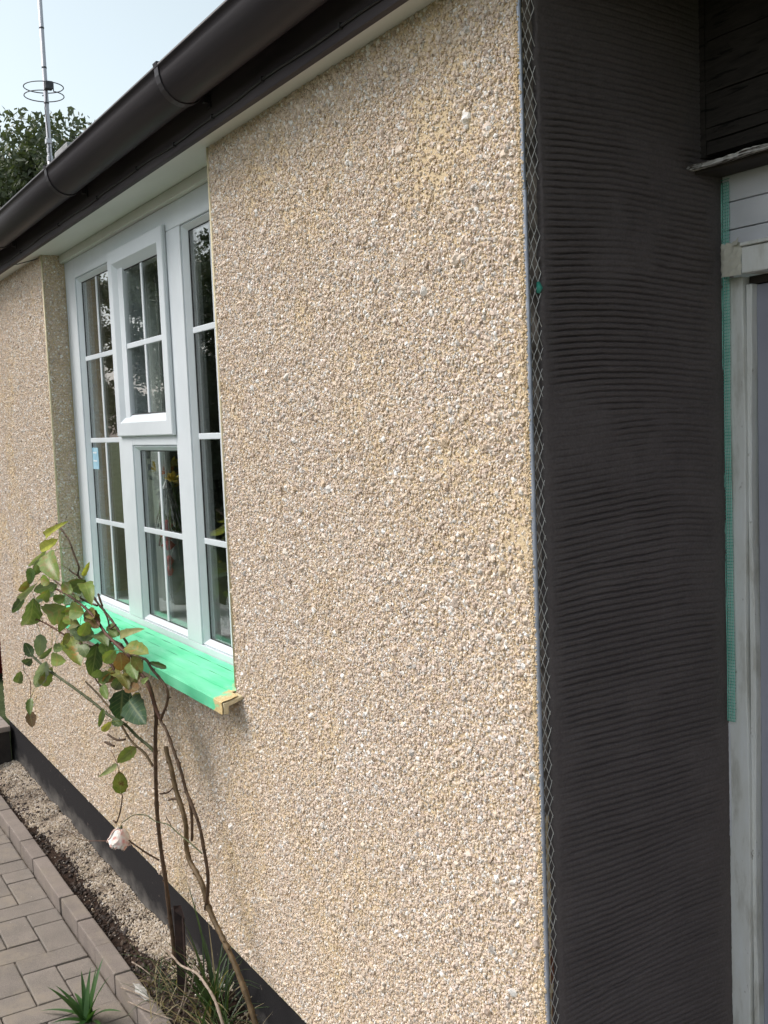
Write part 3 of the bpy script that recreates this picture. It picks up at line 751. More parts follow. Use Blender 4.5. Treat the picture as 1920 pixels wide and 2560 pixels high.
# jamb, rebate, door
def wavy_board(name, x0, x1, yf, yb, z0, z1, mat, amp, n=60, parent=house, ampl=0):
    m = MB(); vs = []
    for i in range(n + 1):
        z = z0 + (z1 - z0) * i / n; a = amp * (random.random() - .5) + amp * 1.5 * math.sin(z * 9 + x0 * 90); b = ampl * (random.random() - .5)
        vs += [(x0 + b, yf, z), (x1 + a, yf + .0008 * random.random(), z), (x1 + a, yb, z), (x0 + b, yb, z)]
    for i in range(n):
        for j in range(4): m.f.append((i*4+j, i*4+(j+1)%4, (i+1)*4+(j+1)%4, (i+1)*4+j))
    m.v = vs; m.f += [(0,1,2,3), tuple(n*4 + j for j in (3,2,1,0))]
    return obj(name, m, mat, parent, .0012)
wavy_board('door_jamb', .0008, .0445, D, .47, -.05, 1.8125, M['timber_white'], .0012)
wavy_board('jamb_bead', .0455, .0545, .421, .47, -.05, 1.7995, M['timber_white'], .0016)
part_box('painted_edge', .0, .0095, .4125, .4138, .86, 1.06, M['plank_white'], house, .0004)
wavy_board('gap_shade_strip', .0455, 1.14, .430, .47, 1.80, 1.8125, M['riser'], 0)  # dark strip, paints the shade of the gap over the door
door = part_box('door', .056, .93, .4335, .475, -.02, 1.7985, M['door'], house, .003, 2)
for zz in (1.312, 1.03, .62):
    m = MB(); m.tube([(.0855, .4335, zz), (.0855, .4316, zz)], [.0017, .0011], 8); obj('screw_head', m, M['upvc'], door, sm=True)
for zz, xx in ((1.522, .048), (1.41, .0495)):
    m = MB(); m.tube([(xx, .4215, zz), (xx + .002, .4195, zz + .001)], [.0022, .0012], 6); obj('sealant_blob', m, M['timber_white'], door, sm=True)

# green scrim tape down the jamb, half buried in the scratch coat
scr = thing('scrim_tape', 'green glass-fibre mesh tape hanging down the white door jamb', 'mesh tape', (0, D, 1.06))
m = MB(); z0, z1 = 1.066, 1.985
def sx(z): return .0028 * math.sin(z * 7) + .0012 * math.sin(z * 23)
k = 0; z = z0
while z < z1:
    xr = .0215 + sx(z) * .35 + random.uniform(-.0006, .0012)
    if 1.835 < z < 1.858: xr -= .006
    xl = .0012 + random.uniform(-.001, .0006)
    m.tube([(xl, .4105 - D, z - 1.06), (xr * .5, .4098 - D, z - 1.06 + random.uniform(-.0004,.0004)), (xr, .4106 - D, z - 1.06 + .0006)], .00062, 4)
    z += .0053
o = obj('weft', m, M['scrim'], scr); o['kind'] = 'stuff'
m = MB()
for xw in (.0025, .0062, .0098, .0135, .0172, .0205):
    pts = []; z = z0
    while z < z1 + .01:
        zz = min(z, z1); pts.append((xw + sx(zz) * .35 - (.004 if 1.835 < zz < 1.858 else 0), .4100 - D, zz - 1.06)); z += .03
    m.tube(pts, .00085, 4)
o = obj('warp', m, M['scrim_pale'], scr); o['kind'] = 'stuff'

# ------------------------------------------------------------------ window
win = thing('window', None, None); win.parent = house
YF, YG = .080, .101
def member(x0, x1, z0, z1, yf=YF): 
    return part_box('frame_member', x0, x1, yf, .140, z0, z1, M['upvc'], win, .0022, 2)
zt, zb = 2.165, .985
member(WX0 + .001, -2.68, WZ0, WZ1)                   # left jamb
member(-1.235, WX1 + .03, WZ0, WZ1)                   # right jamb
member(-2.6795, -1.2355, zt, WZ1)                     # head
member(-2.6795, -1.2355, WZ0, zb)                     # bottom rail
member(-2.268, -2.128, zb + .0005, zt - .0005)        # mullions
member(-1.715, -1.602, zb + .0005, zt - .0005)
member(-2.1275, -1.7155, 1.557, 1.632)                # transom
def ring(name, x0, x1, z0, z1, prof, parent, mat=M['upvc']):
    """mitred frame; prof = (inset, y) points from outside to inside, closed"""
    m = MB(); n = len(prof)
    for (cx, cz, sx_, sz_) in ((x0, z0, 1, 1), (x1, z0, -1, 1), (x1, z1, -1, -1), (x0, z1, 1, -1)):
        m.v += [(cx + sx_ * d, y, cz + sz_ * d) for d, y in prof]
    for c in range(4):
        for j in range(n): m.f.append((c*n+j, c*n+(j+1)%n, ((c+1)%4)*n+(j+1)%n, ((c+1)%4)*n+j))
    return obj(name, m, mat, parent, .0008)
def light(x0, x1, z0, z1, vbars, hbars, yg=YG, parent=win, yf=YF + .004):
    ring('glazing_bead', x0, x1, z0, z1, [(0, yf + .003), (.004, yf), (.017, yg - .0022), (.017, yg + .016), (0, yg + .016)], parent)
    ring('glazing_gasket', x0, x1, z0, z1, [(.0172, yg - .0019), (.0198, yg - .0012), (.0198, yg + .003), (.0172, yg + .003)], parent, M['gasket'])
    m = MB(); m.box(x0 + .006, x1 - .006, yg, yg + .004, z0 + .006, z1 - .006); obj('pane', m, M['glass'], parent)
    def bar(pts_box):
        m = MB(); m.box(*pts_box); return obj('glazing_bar', m, M['upvc'], parent, .0022, 2)
    for zh in hbars: bar((x0 + .0205, x1 - .0205, yg - .0055, yg - .0004, zh - .0085, zh + .0085))
    for xv in vbars:
        ed = [z0 + .0205] + [h for h in sorted(hbars)] + [z1 - .0205]
        for a, b in zip(ed, ed[1:]):
            bar((xv - .0085, xv + .0085, yg - .0052, yg - .0006, a + (.0087 if a != ed[0] else 0), b - (.0087 if b != ed[-1] else 0)))
light(-2.6795, -2.2685, zb, zt, (-2.474,), (1.872, 1.575, 1.280))
light(-1.6015, -1.2355, zb, zt, (-1.418,), (1.874, 1.580, 1.285))
light(-2.1275, -1.7155, zb, 1.5565, (-1.925,), (1.283,))
sash = thing('opening_sash', None, None); sash.parent = win
SX0, SX1, SZ0, SZ1 = -2.236, -1.710, 1.586, 2.186
YS = .066
ring('sash_frame', SX0, SX1, SZ0, SZ1, [(0, .0788), (0, YS + .004), (.003, YS), (.044, YS), (.068, YS + .020), (.068, .125), (.04, .125), (.04, .0788)], sash)
ring('sash_gasket', SX0, SX1, SZ0, SZ1, [(.0682, YS + .0205), (.0712, YS + .0215), (.0712, YS + .026), (.0682, YS + .026)], sash, M['gasket'])
m = MB(); m.box(SX0 + .069, SX1 - .069, YS + .0225, YS + .0265, SZ0 + .069, SZ1 - .069); obj('pane', m, M['glass'], sash)
for z0, z1, xa, xb in ((1.866, 1.883, SX0 + .0715, SX1 - .0715), (SZ0 + .0715, 1.8655, -1.960, -1.944), (1.8835, SZ1 - .0715, -1.960, -1.944)):
    m = MB(); m.box(xa, xb, YS + .0165, YS + .022, z0, z1); obj('glazing_bar', m, M['upvc'], sash, .0022, 2)
ring('sash_seal', SX0 + .004, SX1 - .004, SZ0 + .004, SZ1 - .004, [(0, .0790), (.012, .0790), (.012, .0797), (0, .0797)], sash, M['gasket'])
# sill board, and the strips of green tape stuck over it
m = MB(); m.add([(WX0 - .028, -.053, .936), (-1.131, -.053, .936), (-1.131, -.053, .908), (WX0 - .028, -.053, .908), (WX0 - .028, .0, .9465), (-1.131, .0, .9465), (-1.131, -.0, .938), (WX0 - .028, -.0, .938),
                 (WX0 - .028, -.040, .908), (-1.131, -.040, .908), (-1.131, -.040, .9265), (WX0 - .028, -.040, .9265)],
                [(0,1,5,4), (0,3,2,1), (3,8,9,2), (8,11,10,9), (11,7,6,10), (4,5,6,7), (1,2,9,10), (0,11,8,3), (1,10,6,5), (0,4,7,11)])
sill = obj('sill', m, M['arris'], win, .0015)
m = MB(); m.add([(WX0 + .001, .0005, .9470), (WX1 - .001, .0005, .9470), (WX1 - .001, .0785, .9625), (WX0 + .001, .0785, .9625), (WX0 + .001, .0005, .940), (WX1 - .001, .0005, .940), (WX1 - .001, .0785, .9485), (WX0 + .001, .0785, .9485)],
                [(0,1,2,3),(7,6,5,4),(0,4,5,1),(1,5,6,2),(2,6,7,3),(3,7,4,0)])
obj('sill_top', m, M['tape_dark'], sill)
def tape(name, prof, x0, x1, label, n=46):
    m = MB(); k = len(prof)
    for i in range(n + 1):
        x = x0 + (x1 - x0) * i / n; d = random.uniform(-.0003, .0006)
        for j, (y, z) in enumerate(prof): m.v.append((x + (.004 * math.sin(j * 2.1) if i in (0, n) else 0), y - d * .4, z + d + .0004 * math.sin(x * 40 + j)))
    for i in range(n):
        for j in range(k - 1): m.f.append((i*k+j, (i+1)*k+j, (i+1)*k+j+1, i*k+j+1))
    o = obj(name, m, M['tape'], None, sm=False); sd = o.modifiers.new('thickness', 'SOLIDIFY'); sd.thickness = .0006; sd.offset = 1
    return tag(o, label, 'tape', 'strips of green tape on the window sill')
zs_ = lambda y: .9480 + .0155 / .078 * (y - .0005) if y > 0 else .9365 + (y + .053) * .0105 / .053
tape('green_tape', [(y, zs_(y) + .0016) for y in (.0568, .065, .0772)], WX0 + .004, WX1 - .004, 'strip of green tape along the back of the sill against the window frame')
tape('green_tape', [(y, zs_(y) + .0024) for y in (.0230, .030, .042, .0545)], WX0 + .004, WX1 - .004, 'strip of green tape along the middle of the sill')
tape('green_tape', [(-.0565, .9085), (-.0562, .922), (-.0556, .9360), (-.0530, .9392)] + [(y, zs_(y) + .0030) for y in (-.035, -.012)] , WX0 - .026, -1.134, 'green tape folded over the front edge of the sill, ochre at its near end')
tape('green_tape', [(y, zs_(y) + .0038) for y in (-.0135, -.002)] + [(.006, .9530), (.0207, .9557)], WX0 + .006, WX1 - .004, 'strip of green tape between the front and middle strips of the sill')
m = MB(); m.box(-2.668, -2.588, YG - .0012, YG - .0004, 1.470, 1.548)
st_ = obj('window_sticker', m, M['sticker'], None); tag(st_, 'small pale blue sticker on the left window pane', 'sticker')
for za in (1.497, 1.527):
    m = MB(); m.box(-2.650, -2.606, YG - .0018, YG - .0013, za, za + .006); obj('printed_line', m, M['upvc'], st_)

# ------------------------------------------------------------------ inside the room
m = MB(); m.box(XL + .05, -.22, .262, 3.6, .05, .07); o = obj('room_floor', m, M['room_floor'], None); o['kind'] = 'structure'
m = MB(); m.box(XL + .05, -.22, 3.6, 3.65, .05, 2.45); m.box(XL, XL + .049, .262, 3.6, .05, 2.45); m.box(-.22, -.205, .45, 3.6, .05, 2.45)
o = obj('room_wall', m, M['room'], None); o['kind'] = 'structure'
m = MB(); m.box(XL + .05, -.22, .262, 3.6, 2.43, 2.45); o = obj('room_ceiling', m, M['room'], None); o['kind'] = 'structure'
m = MB(); m.box(WX0 + .002, WX1 + .01, .141, .40, .955, .985); obj('window_board', m, M['upvc'], win, .004, 2)
def curtain(x0, x1, label, y=.29, z0=.62, z1=2.38, folds=6):
    m = MB(); n = folds * 8
    for i in range(n + 1):
        x = x0 + (x1 - x0) * i / n; y_ = y + .022 * math.sin(i / 8 * 6.283) + .008 * math.sin(i * 1.3)
        m.v += [(x, y_, z0), (x + .01 * math.sin(i), y_ + .004, (z0 + z1) / 2), (x, y_ * .5 + y * .5, z1)]
    for i in range(n):
        for j in range(2): m.f.append((i*3+j, (i+1)*3+j, (i+1)*3+j+1, i*3+j+1))
    o = obj('curtain', m, M['curtain'], None, sm=True); sd = o.modifiers.new('thickness', 'SOLIDIFY'); sd.thickness = .0015
    return tag(o, label, 'curtain')
curtain(-2.80, -2.36, 'pale curtain gathered at the left side of the window, behind the opening sash')
# flowers in a vase
vs_ = thing('vase_of_flowers', 'grey vase with yellow flowers and drooping leaves standing behind the lower middle pane', 'vase', (-2.34, .30, .985))
m = MB(); prof = [(.001, 0), (.035, 0), (.05, .05), (.055, .10), (.036, .17), (.024, .21), (.032, .235)]
n = 18
for r, z in prof: m.v += [(r * math.cos(6.283 * j / n), r * math.sin(6.283 * j / n), z) for j in range(n)]
for i in range(len(prof) - 1):
    for j in range(n): m.f.append((i*n+j, i*n+(j+1)%n, (i+1)*n+(j+1)%n, (i+1)*n+j))
obj('vase', m, M['vase'], vs_, sm=True)
for k, (fx, fy, fz) in enumerate(((-.15, -.02, .47), (-.225, .0, .455), (-.08, .0, .465), (.01, -.02, .44), (-.11, .03, .485), (-.18, .04, .43), (-.04, .03, .42))):
    m = MB(); m.tube([(0, 0, .22), (fx * .4, fy * .4, .22 + (fz - .22) * .6), (fx, fy, fz)], .0028, 5); obj('flower_stalk', m, M['flower_leaf'], vs_)
    m = MB()
    for q in range(26):
        a = random.uniform(0, 6.28); e = random.uniform(-.3, 1.4); L = random.uniform(.024, .042)
        d = Vector((math.cos(a) * math.cos(e), math.sin(a) * math.cos(e), math.sin(e))); t = d.cross(Vector((.3, .2, 1))).normalized() * .010
        c = Vector((fx, fy, fz)); m.add([c, c + d * L * .6 + t, c + d * L, c + d * L * .6 - t], [(0,1,2,3)])
    obj('flower_head', m, M['yellow_petal'] if k != 2 else M['orange'], vs_, fix=False)
for q in range(12):
    a = random.uniform(0, 6.28); b = random.uniform(.06, .14); z = random.uniform(.25, .40)
    m = MB(); d = Vector((math.cos(a) * b, math.sin(a) * b * .4, z)); m.add([(0, 0, .23), d + Vector((.015, 0, .01)), d * 1.0 + Vector((0, 0, -.05)) * 1.4, d - Vector((.015, 0, .01))], [(0,1,2,3)])
    obj('flower_leaf', m, M['flower_leaf'], vs_, fix=False)
# hanging chime
ch = thing('wind_chime', 'silver wind chime with red pieces hanging behind the lower middle pane', 'wind chime', (-2.30, .25, 1.46))
m = MB(); m.tube([(0, 0, -.05), (0, 0, .95)], .0008, 4); obj('string', m, M['chime_metal'], ch)
m = MB(); m.tube([(0, 0, -.03), (0, 0, -.06)], [.004, .02], 10); obj('top_cone', m, M['chime_metal'], ch)
for k in range(13):
    a = 6.283 * k / 13; r = random.uniform(.03, .055); L = random.uniform(.12, .34)
    m = MB(); pts = [(r * .25 * math.cos(a), r * .25 * math.sin(a), -.06)]
    for q in range(1, 8): pts.append((r * (.25 + .75 * q / 7) * math.cos(a) + random.uniform(-.004, .004), r * (.25 + .75 * q / 7) * math.sin(a), -.06 - L * q / 7))
    m.tube(pts, [.0012 + .0022 * (q % 2) for q in range(8)], 5); obj('tassel', m, M['chime_metal'], ch)
for z, r in ((-.19, .022), (-.225, .028), (-.26, .026), (-.315, .017), (-.35, .014)):
    m = MB(); m.tube([(-.02, 0, z + .018), (-.02, 0, z), (-.02, 0, z - .018)], [.006, r, .007], 9); obj('red_piece', m, M['red_bead'], ch, sm=True)
# seat backs and other things seen dimly in the room
def cushiony(name, x0, x1, y0, y1, z0, z1, mat, parent=None, bev=.06):
    m = MB(); m.box(x0, x1, y0, y1, z0, z1); return obj(name, m, mat, parent, bev, 4, sm=True)
ac = thing('armchair', 'grey-beige armchair standing with its back to the window', 'armchair', (-3.4, .8, .07))
cushiony('backrest', -.62, .42, -.18, .06, .10, .90, M['chair'], ac, .08)
cushiony('seat', -.60, .40, .07, .75, .10, .42, M['chair'], ac); cushiony('armrest', -.80, -.63, -.10, .75, .05, .62, M['chair'], ac); cushiony('armrest', .43, .60, -.10, .75, .05, .62, M['chair'], ac)
for sx_ in (-.7, .5):
    for sy_ in (0, .65): part_box('leg', sx_ - .03, sx_ + .03, sy_ - .03, sy_ + .03, 0, .052, M['dark_timber'], ac)
lp = thing('table_lamp', 'white lamp shade low behind the right-hand pane', 'lamp', (-2.22, .48, .985 - .30))
m = MB(); n = 20
for r, z in ((.13, .12), (.045, .40)): m.v += [(r * math.cos(6.283 * j / n), r * .8 * math.sin(6.283 * j / n), z) for j in range(n)]
for j in range(n): m.f.append((j, (j+1)%n, n+(j+1)%n, n+j))
sh_ = obj('lamp_shade', m, M['white_cloth'], lp, sm=True); sd = sh_.modifiers.new('thickness', 'SOLIDIFY'); sd.thickness = .003
m = MB(); m.tube([(0, 0, -.1), (0, 0, 0), (0, 0, .05), (0, 0, .3)], [.07, .06, .015, .012], 12); obj('lamp_base', m, M['vase'], lp, sm=True)
m = MB(); m.box(-2.55, -1.75, .43, .80, .60, .585 + .0); 
tb = thing('side_table', 'small dark side table under the window inside the room', 'table', (-2.2, .62, .07))
part_box('table_top', -.35, .35, -.2, .2, .49, .514, M['dark_timber'], tb, .003)
for sx_ in (-.3, .3):
    for sy_ in (-.16, .16): part_box('leg', sx_ - .02, sx_ + .02, sy_ - .02, sy_ + .02, 0, .4895, M['dark_timber'], tb)
oc = cushiony('orange_cushion', -2.06, -1.92, .44, .50, .81, .93, M['orange'], None, .025); tag(oc, 'orange cushion low behind the right-hand pane', 'cushion')

# ------------------------------------------------------------------ step, fence and bin beyond the far end of the wall
stp = thing('wooden_step', 'low step with grey-brown boards at the far end of the wall', 'step', (-4.0, -.1, 0))
for k in range(9):
    part_box('step_board', -1.35 + .15 * k, -1.354 + .15 * (k + 1), -.9, .099, .185, .212, M['step_wood'], stp, .003)
part_box('riser', -1.33, -.012, -.88, .095, .0, .1845, M['riser'], stp)
fn = thing('board_fence', 'dark brown board fence beyond the far end of the house', 'fence', (-7.6, 0, 0))
for k in range(14): part_box('fence_board', -.012, .012, -.9 + .15 * k, -.905 + .15 * (k + 1), .03, 1.7, M['fence'], fn, .002)
for z in (.4, 1.3): part_box('fence_rail', -.06, -.0125, -.9, 1.2, z, z + .08, M['fence'], fn)
bn = thing('red_tub', 'red plastic tub beside the fence beyond the end of the wall', 'tub', (-6.4, .34, -.01))
m = MB(); n = 20
for r, z in ((.15, .0), (.19, .50), (.20, .50), (.20, .53), (.185, .53), (.16, .03)): m.v += [(r * math.cos(6.283 * j / n), r * math.sin(6.283 * j / n), z) for j in range(n)]
for i in range(5):
    for j in range(n): m.f.append((i*n+j, i*n+(j+1)%n, (i+1)*n+(j+1)%n, (i+1)*n+j))
m.f += [tuple(range(n)), tuple(range(5*n, 6*n))]
obj('tub_body', m, M['red_plastic'], bn, sm=True)
m = MB(); m.tube([(-.2, 0, .5), (-.17, 0, .62), (0, 0, .68), (.17, 0, .62), (.2, 0, .5)], .006, 6); obj('tub_handle', m, M['mast_dark'], bn, sm=True)

# ------------------------------------------------------------------ neighbour's house and chimney, aerial mast, trees
nh = thing('neighbour_house', 'neighbouring house with a grey chimney stack behind the gutter', 'house', (-10.5, 3.4, 0))
part_box('wall', -3.5, 2.5, -1.2, 4.5, -.06, 2.4, M['neighbour_wall'], nh, .01)
m = MB(); m.add([(-3.7, -1.5, 2.35), (2.7, -1.5, 2.35), (2.7, 1.6, 3.5), (-3.7, 1.6, 3.5), (2.7, 4.8, 2.35), (-3.7, 4.8, 2.35)], [(0,1,2,3), (3,2,4,5), (1,4,2), (0,3,5), (0,5,4,1)])
obj('roof', m, M['tile'], nh)
cs = part_box('chimney_stack', .53, .93, -1.36, -.80, 2.3, 4.40, M['chimney'], nh, .01)
part_box('chimney_cap', .48, .97, -1.42, -.74, 4.401, 4.49, M['chimney'], cs, .012, 2)
am = thing('aerial_mast', 'tall pale aerial mast with a double-ring antenna, seen against the sky', 'aerial', (-10.27, 2.0, 2.2))
m = MB(); m.tube([(0, 0, 0), (0, 0, 4.9)], .024, 10); obj('mast_pole', m, M['mast'], am, sm=True)
m = MB(); m.tube([(0, 0, -.3), (0, 0, 2.32)], .030, 10); obj('lower_pole', m, M['mast'], am, sm=True)
for z in (2.40, 2.86, 3.22, 3.62, 3.98, 4.2): m = MB(); m.tube([(0, 0, z - .008), (0, 0, z + .008)], .0265, 10); obj('pole_band', m, M['mast_dark'], am)
for z, w in ((2.47, .036), (2.38, .026), (2.29, .03)):
    m = MB(); m.box(-w * .8, w, -w, w * .7, z - .028, z + .028); obj('mast_clamp', m, M['mast'], am, .006)
for z in (2.93, 3.02):
    m = MB(); pts = [(.20 * math.cos(t), .20 * math.sin(t) - .02, z) for t in np.linspace(.25, 6.1, 40)]; m.tube(pts, .0055, 6); obj('antenna_ring', m, M['mast_dark'], am, sm=True)
for t in (.25, 6.1): m = MB(); m.tube([(.20 * math.cos(t), .20 * math.sin(t) - .02, 2.93), (.20 * math.cos(t), .20 * math.sin(t) - .02, 3.02)], .0055, 6); obj('ring_link', m, M['mast_dark'], am)
m = MB(); m.box(.16, .235, -.06, .02, 2.94, 3.02); obj('junction_box', m, M['mast_dark'], am, .006)
m = MB(); m.tube([(0, 0, 2.98), (.19, -.02, 2.98)], .008, 6); m.tube([(0, 0, 2.95), (-.06, -.02, 2.95)], .007, 6); obj('boom', m, M['mast_dark'], am)
m = MB(); m.tube([(.17, -.03, 2.95), (.11, -.03, 2.86), (.03, -.028, 2.80), (.03, -.01, 2.5), (.032, 0, 1.9), (.03, 0, .2)], .0045, 5); obj('feed_cable', m, M['mast_dark'], am, sm=True)

def tree_meshes(seed, h, w, nleaf, leaf, trunk_r, base=.22, gap=.5):
    rg = np.random.default_rng(seed); rnd = random.Random(seed)
    t = MB(); tips = []
    tp = [Vector((0, 0, -.1))]
    for i in range(1, 7): tp.append(Vector((rnd.uniform(-.12, .12) * i * .4, rnd.uniform(-.12, .12) * i * .4, h * .8 * i / 6)))
    t.tube(tp, [trunk_r * (1 - .13 * i) for i in range(7)], 8)
    for b in range(34):
        z = h * rnd.uniform(base, .82); q = tp[0].lerp(tp[-1], z / (h * .8)) if z < h * .8 else tp[-1]
        a = rnd.uniform(0, 6.283); f = (z / h - base) / (1 - base)
        L = w * .5 * math.sin(min(1, .25 + f * .95) * math.pi * .92 + .12) * rnd.uniform(.6, 1.05)
        e = rnd.uniform(.15, .8); d = Vector((math.cos(a) * math.cos(e), math.sin(a) * math.cos(e), math.sin(e)))
        p1 = q + d * L * .5 + Vector((0, 0, .04 * L)); p2 = q + d * L
        t.tube([q, p1, p2], [trunk_r * .30, trunk_r * .17, trunk_r * .05], 5)
        for s_ in (.35, .55, .72, .88, 1.0, 1.08): tips.append((q + d * L * s_ + Vector((rnd.gauss(0, .10), rnd.gauss(0, .10), rnd.gauss(0, .10))) * w * .14, w * rnd.uniform(.06, .115)))
        for k in range(3):
            s2 = p1.lerp(p2, rnd.random()); d2 = (d + Vector((rnd.gauss(0, .6), rnd.gauss(0, .6), rnd.gauss(0.2, .4)))).normalized()
            e2 = s2 + d2 * L * .4; t.tube([s2, e2], [trunk_r * .10, trunk_r * .03], 4); tips.append((e2, w * rnd.uniform(.035, .075)))
    for k in range(46): tips.append((Vector((rnd.gauss(0, .20) * w, rnd.gauss(0, .20) * w, h * rnd.uniform(.70, .95))), w * rnd.uniform(.05, .095)))
    C_ = np.array([tuple(c) for c, r in tips]); Rr = np.array([r for c, r in tips])
    pick = rg.integers(0, len(tips), nleaf)
    off = rg.normal(0, 1, (nleaf, 3)); off /= np.linalg.norm(off, axis=1)[:, None]
    P = C_[pick] + off * (Rr[pick] * rg.random(nleaf) ** .45)[:, None] * np.array([1, 1, .75])
    a = rg.normal(0, 1, (nleaf, 3)); a /= np.linalg.norm(a, axis=1)[:, None]
    b = np.cross(a, rg.normal(0, 1, (nleaf, 3))); b /= np.linalg.norm(b, axis=1)[:, None]
    s_ = leaf * rg.uniform(.6, 1.3, nleaf)[:, None]
    V = np.stack([P - a * s_, P + b * s_ * .45, P + a * s_, P - b * s_ * .45], 1).reshape(-1, 3)
    me = bpy.data.meshes.new('crown'); me.vertices.add(len(V)); me.vertices.foreach_set('co', V.astype(np.float32).ravel())
    me.loops.add(nleaf * 4); me.loops.foreach_set('vertex_index', np.arange(nleaf * 4, dtype=np.int32))
    me.polygons.add(nleaf); me.polygons.foreach_set('loop_start', np.arange(0, nleaf * 4, 4, dtype=np.int32))
    me.update(calc_edges=True)
    tm = t.mesh('trunk'); fix_normals(tm)
    return tm, me
def plant_tree(meshes, name, label, loc, rz, s, crown, group):
    r = thing(name, label, 'tree', loc, group); r.rotation_euler = (0, 0, rz); r.scale = (s, s, s)
    tm, cm = meshes
    if not tm.materials: tm.materials.append(M['trunk'])
    if not cm.materials: cm.materials.append(crown)
    for nm, me in (('trunk', tm), ('crown', cm)):
        o = bpy.data.objects.new(nm, me); COL.objects.link(o); o.parent = r
    return r
tA = tree_meshes(3, 7.5, 5.6, 46000, .066, .16, .25); tB = tree_meshes(9, 7.0, 5.0, 42000, .062, .15, .12)
plant_tree(tA, 'broadleaf_tree', 'leafy green tree behind the aerial mast, at the left edge of the view', (-20.2, 3.7, 0), .6, 1.05, M['crown'], 'trees behind the houses')
plant_tree(tB, 'broadleaf_tree', 'lower leafy tree to the right of the aerial, half hidden by the gutter', (-20.4, 5.7, 0), 2.0, 1.07, M['crown'], 'trees behind the houses')
plant_tree(tA, 'broadleaf_tree', 'leafy tree farther left beyond the aerial', (-23, .2, 0), 3.6, 1.0, M['crown'], 'trees behind the houses')
# trees across the garden: the window glass mirrors them
for k, (tx, ty, rz, s) in enumerate(((-10.5, -6.8, 1.1, .62), (-13.5, -5.2, 4.0, .66), (-8.5, -9.0, 2.4, .75), (-15.0, -9.5, .3, .95), (-17.5, -5.6, 5.2, .7), (-4.5, -11.5, 3.0, .9))):
    plant_tree((tA, tB)[k % 2], 'garden_tree', 'garden tree standing across the lawn, ' + ('nearest the far end of the hedge', 'second along the hedge', 'behind the middle of the hedge', 'tall, well behind the hedge', 'farthest along the hedge', 'behind the near end of the hedge')[k], (tx, ty, 0), rz, s, M['crown'], 'garden trees mirrored in the window')
def hedge(name, x0, x1, y, h, label):
    r = thing(name, label, 'hedge', (0, 0, 0)); rg = np.random.default_rng(5); n = 22000
    P = np.stack([rg.uniform(x0, x1, n), y + rg.normal(0, .28, n), h * rg.random(n) ** .8], 1); P[:, 2] += .15 * np.sin(P[:, 0] * 3)
    a = rg.normal(0, 1, (n, 3)); a /= np.linalg.norm(a, axis=1)[:, None]; b = np.cross(a, rg.normal(0, 1, (n, 3))); b /= np.linalg.norm(b, axis=1)[:, None]
    s_ = .10; V = np.stack([P - a * s_, P + b * s_ * .5, P + a * s_, P - b * s_ * .5], 1).reshape(-1, 3)
    m = MB(); m.v = [tuple(p) for p in V]; m.f = [(4*i, 4*i+1, 4*i+2, 4*i+3) for i in range(n)]
    obj('foliage', m, M['crown_dark'], r, fix=False)
    m = MB(); m.box(x0, x1, y - .2, y + .2, 0, h * .85); obj('inner_growth', m, M['crown_dark'], r)
hedge('garden_hedge', -16, -1, -5.2, 1.5, 'dark clipped hedge across the garden, mirrored low in the window')

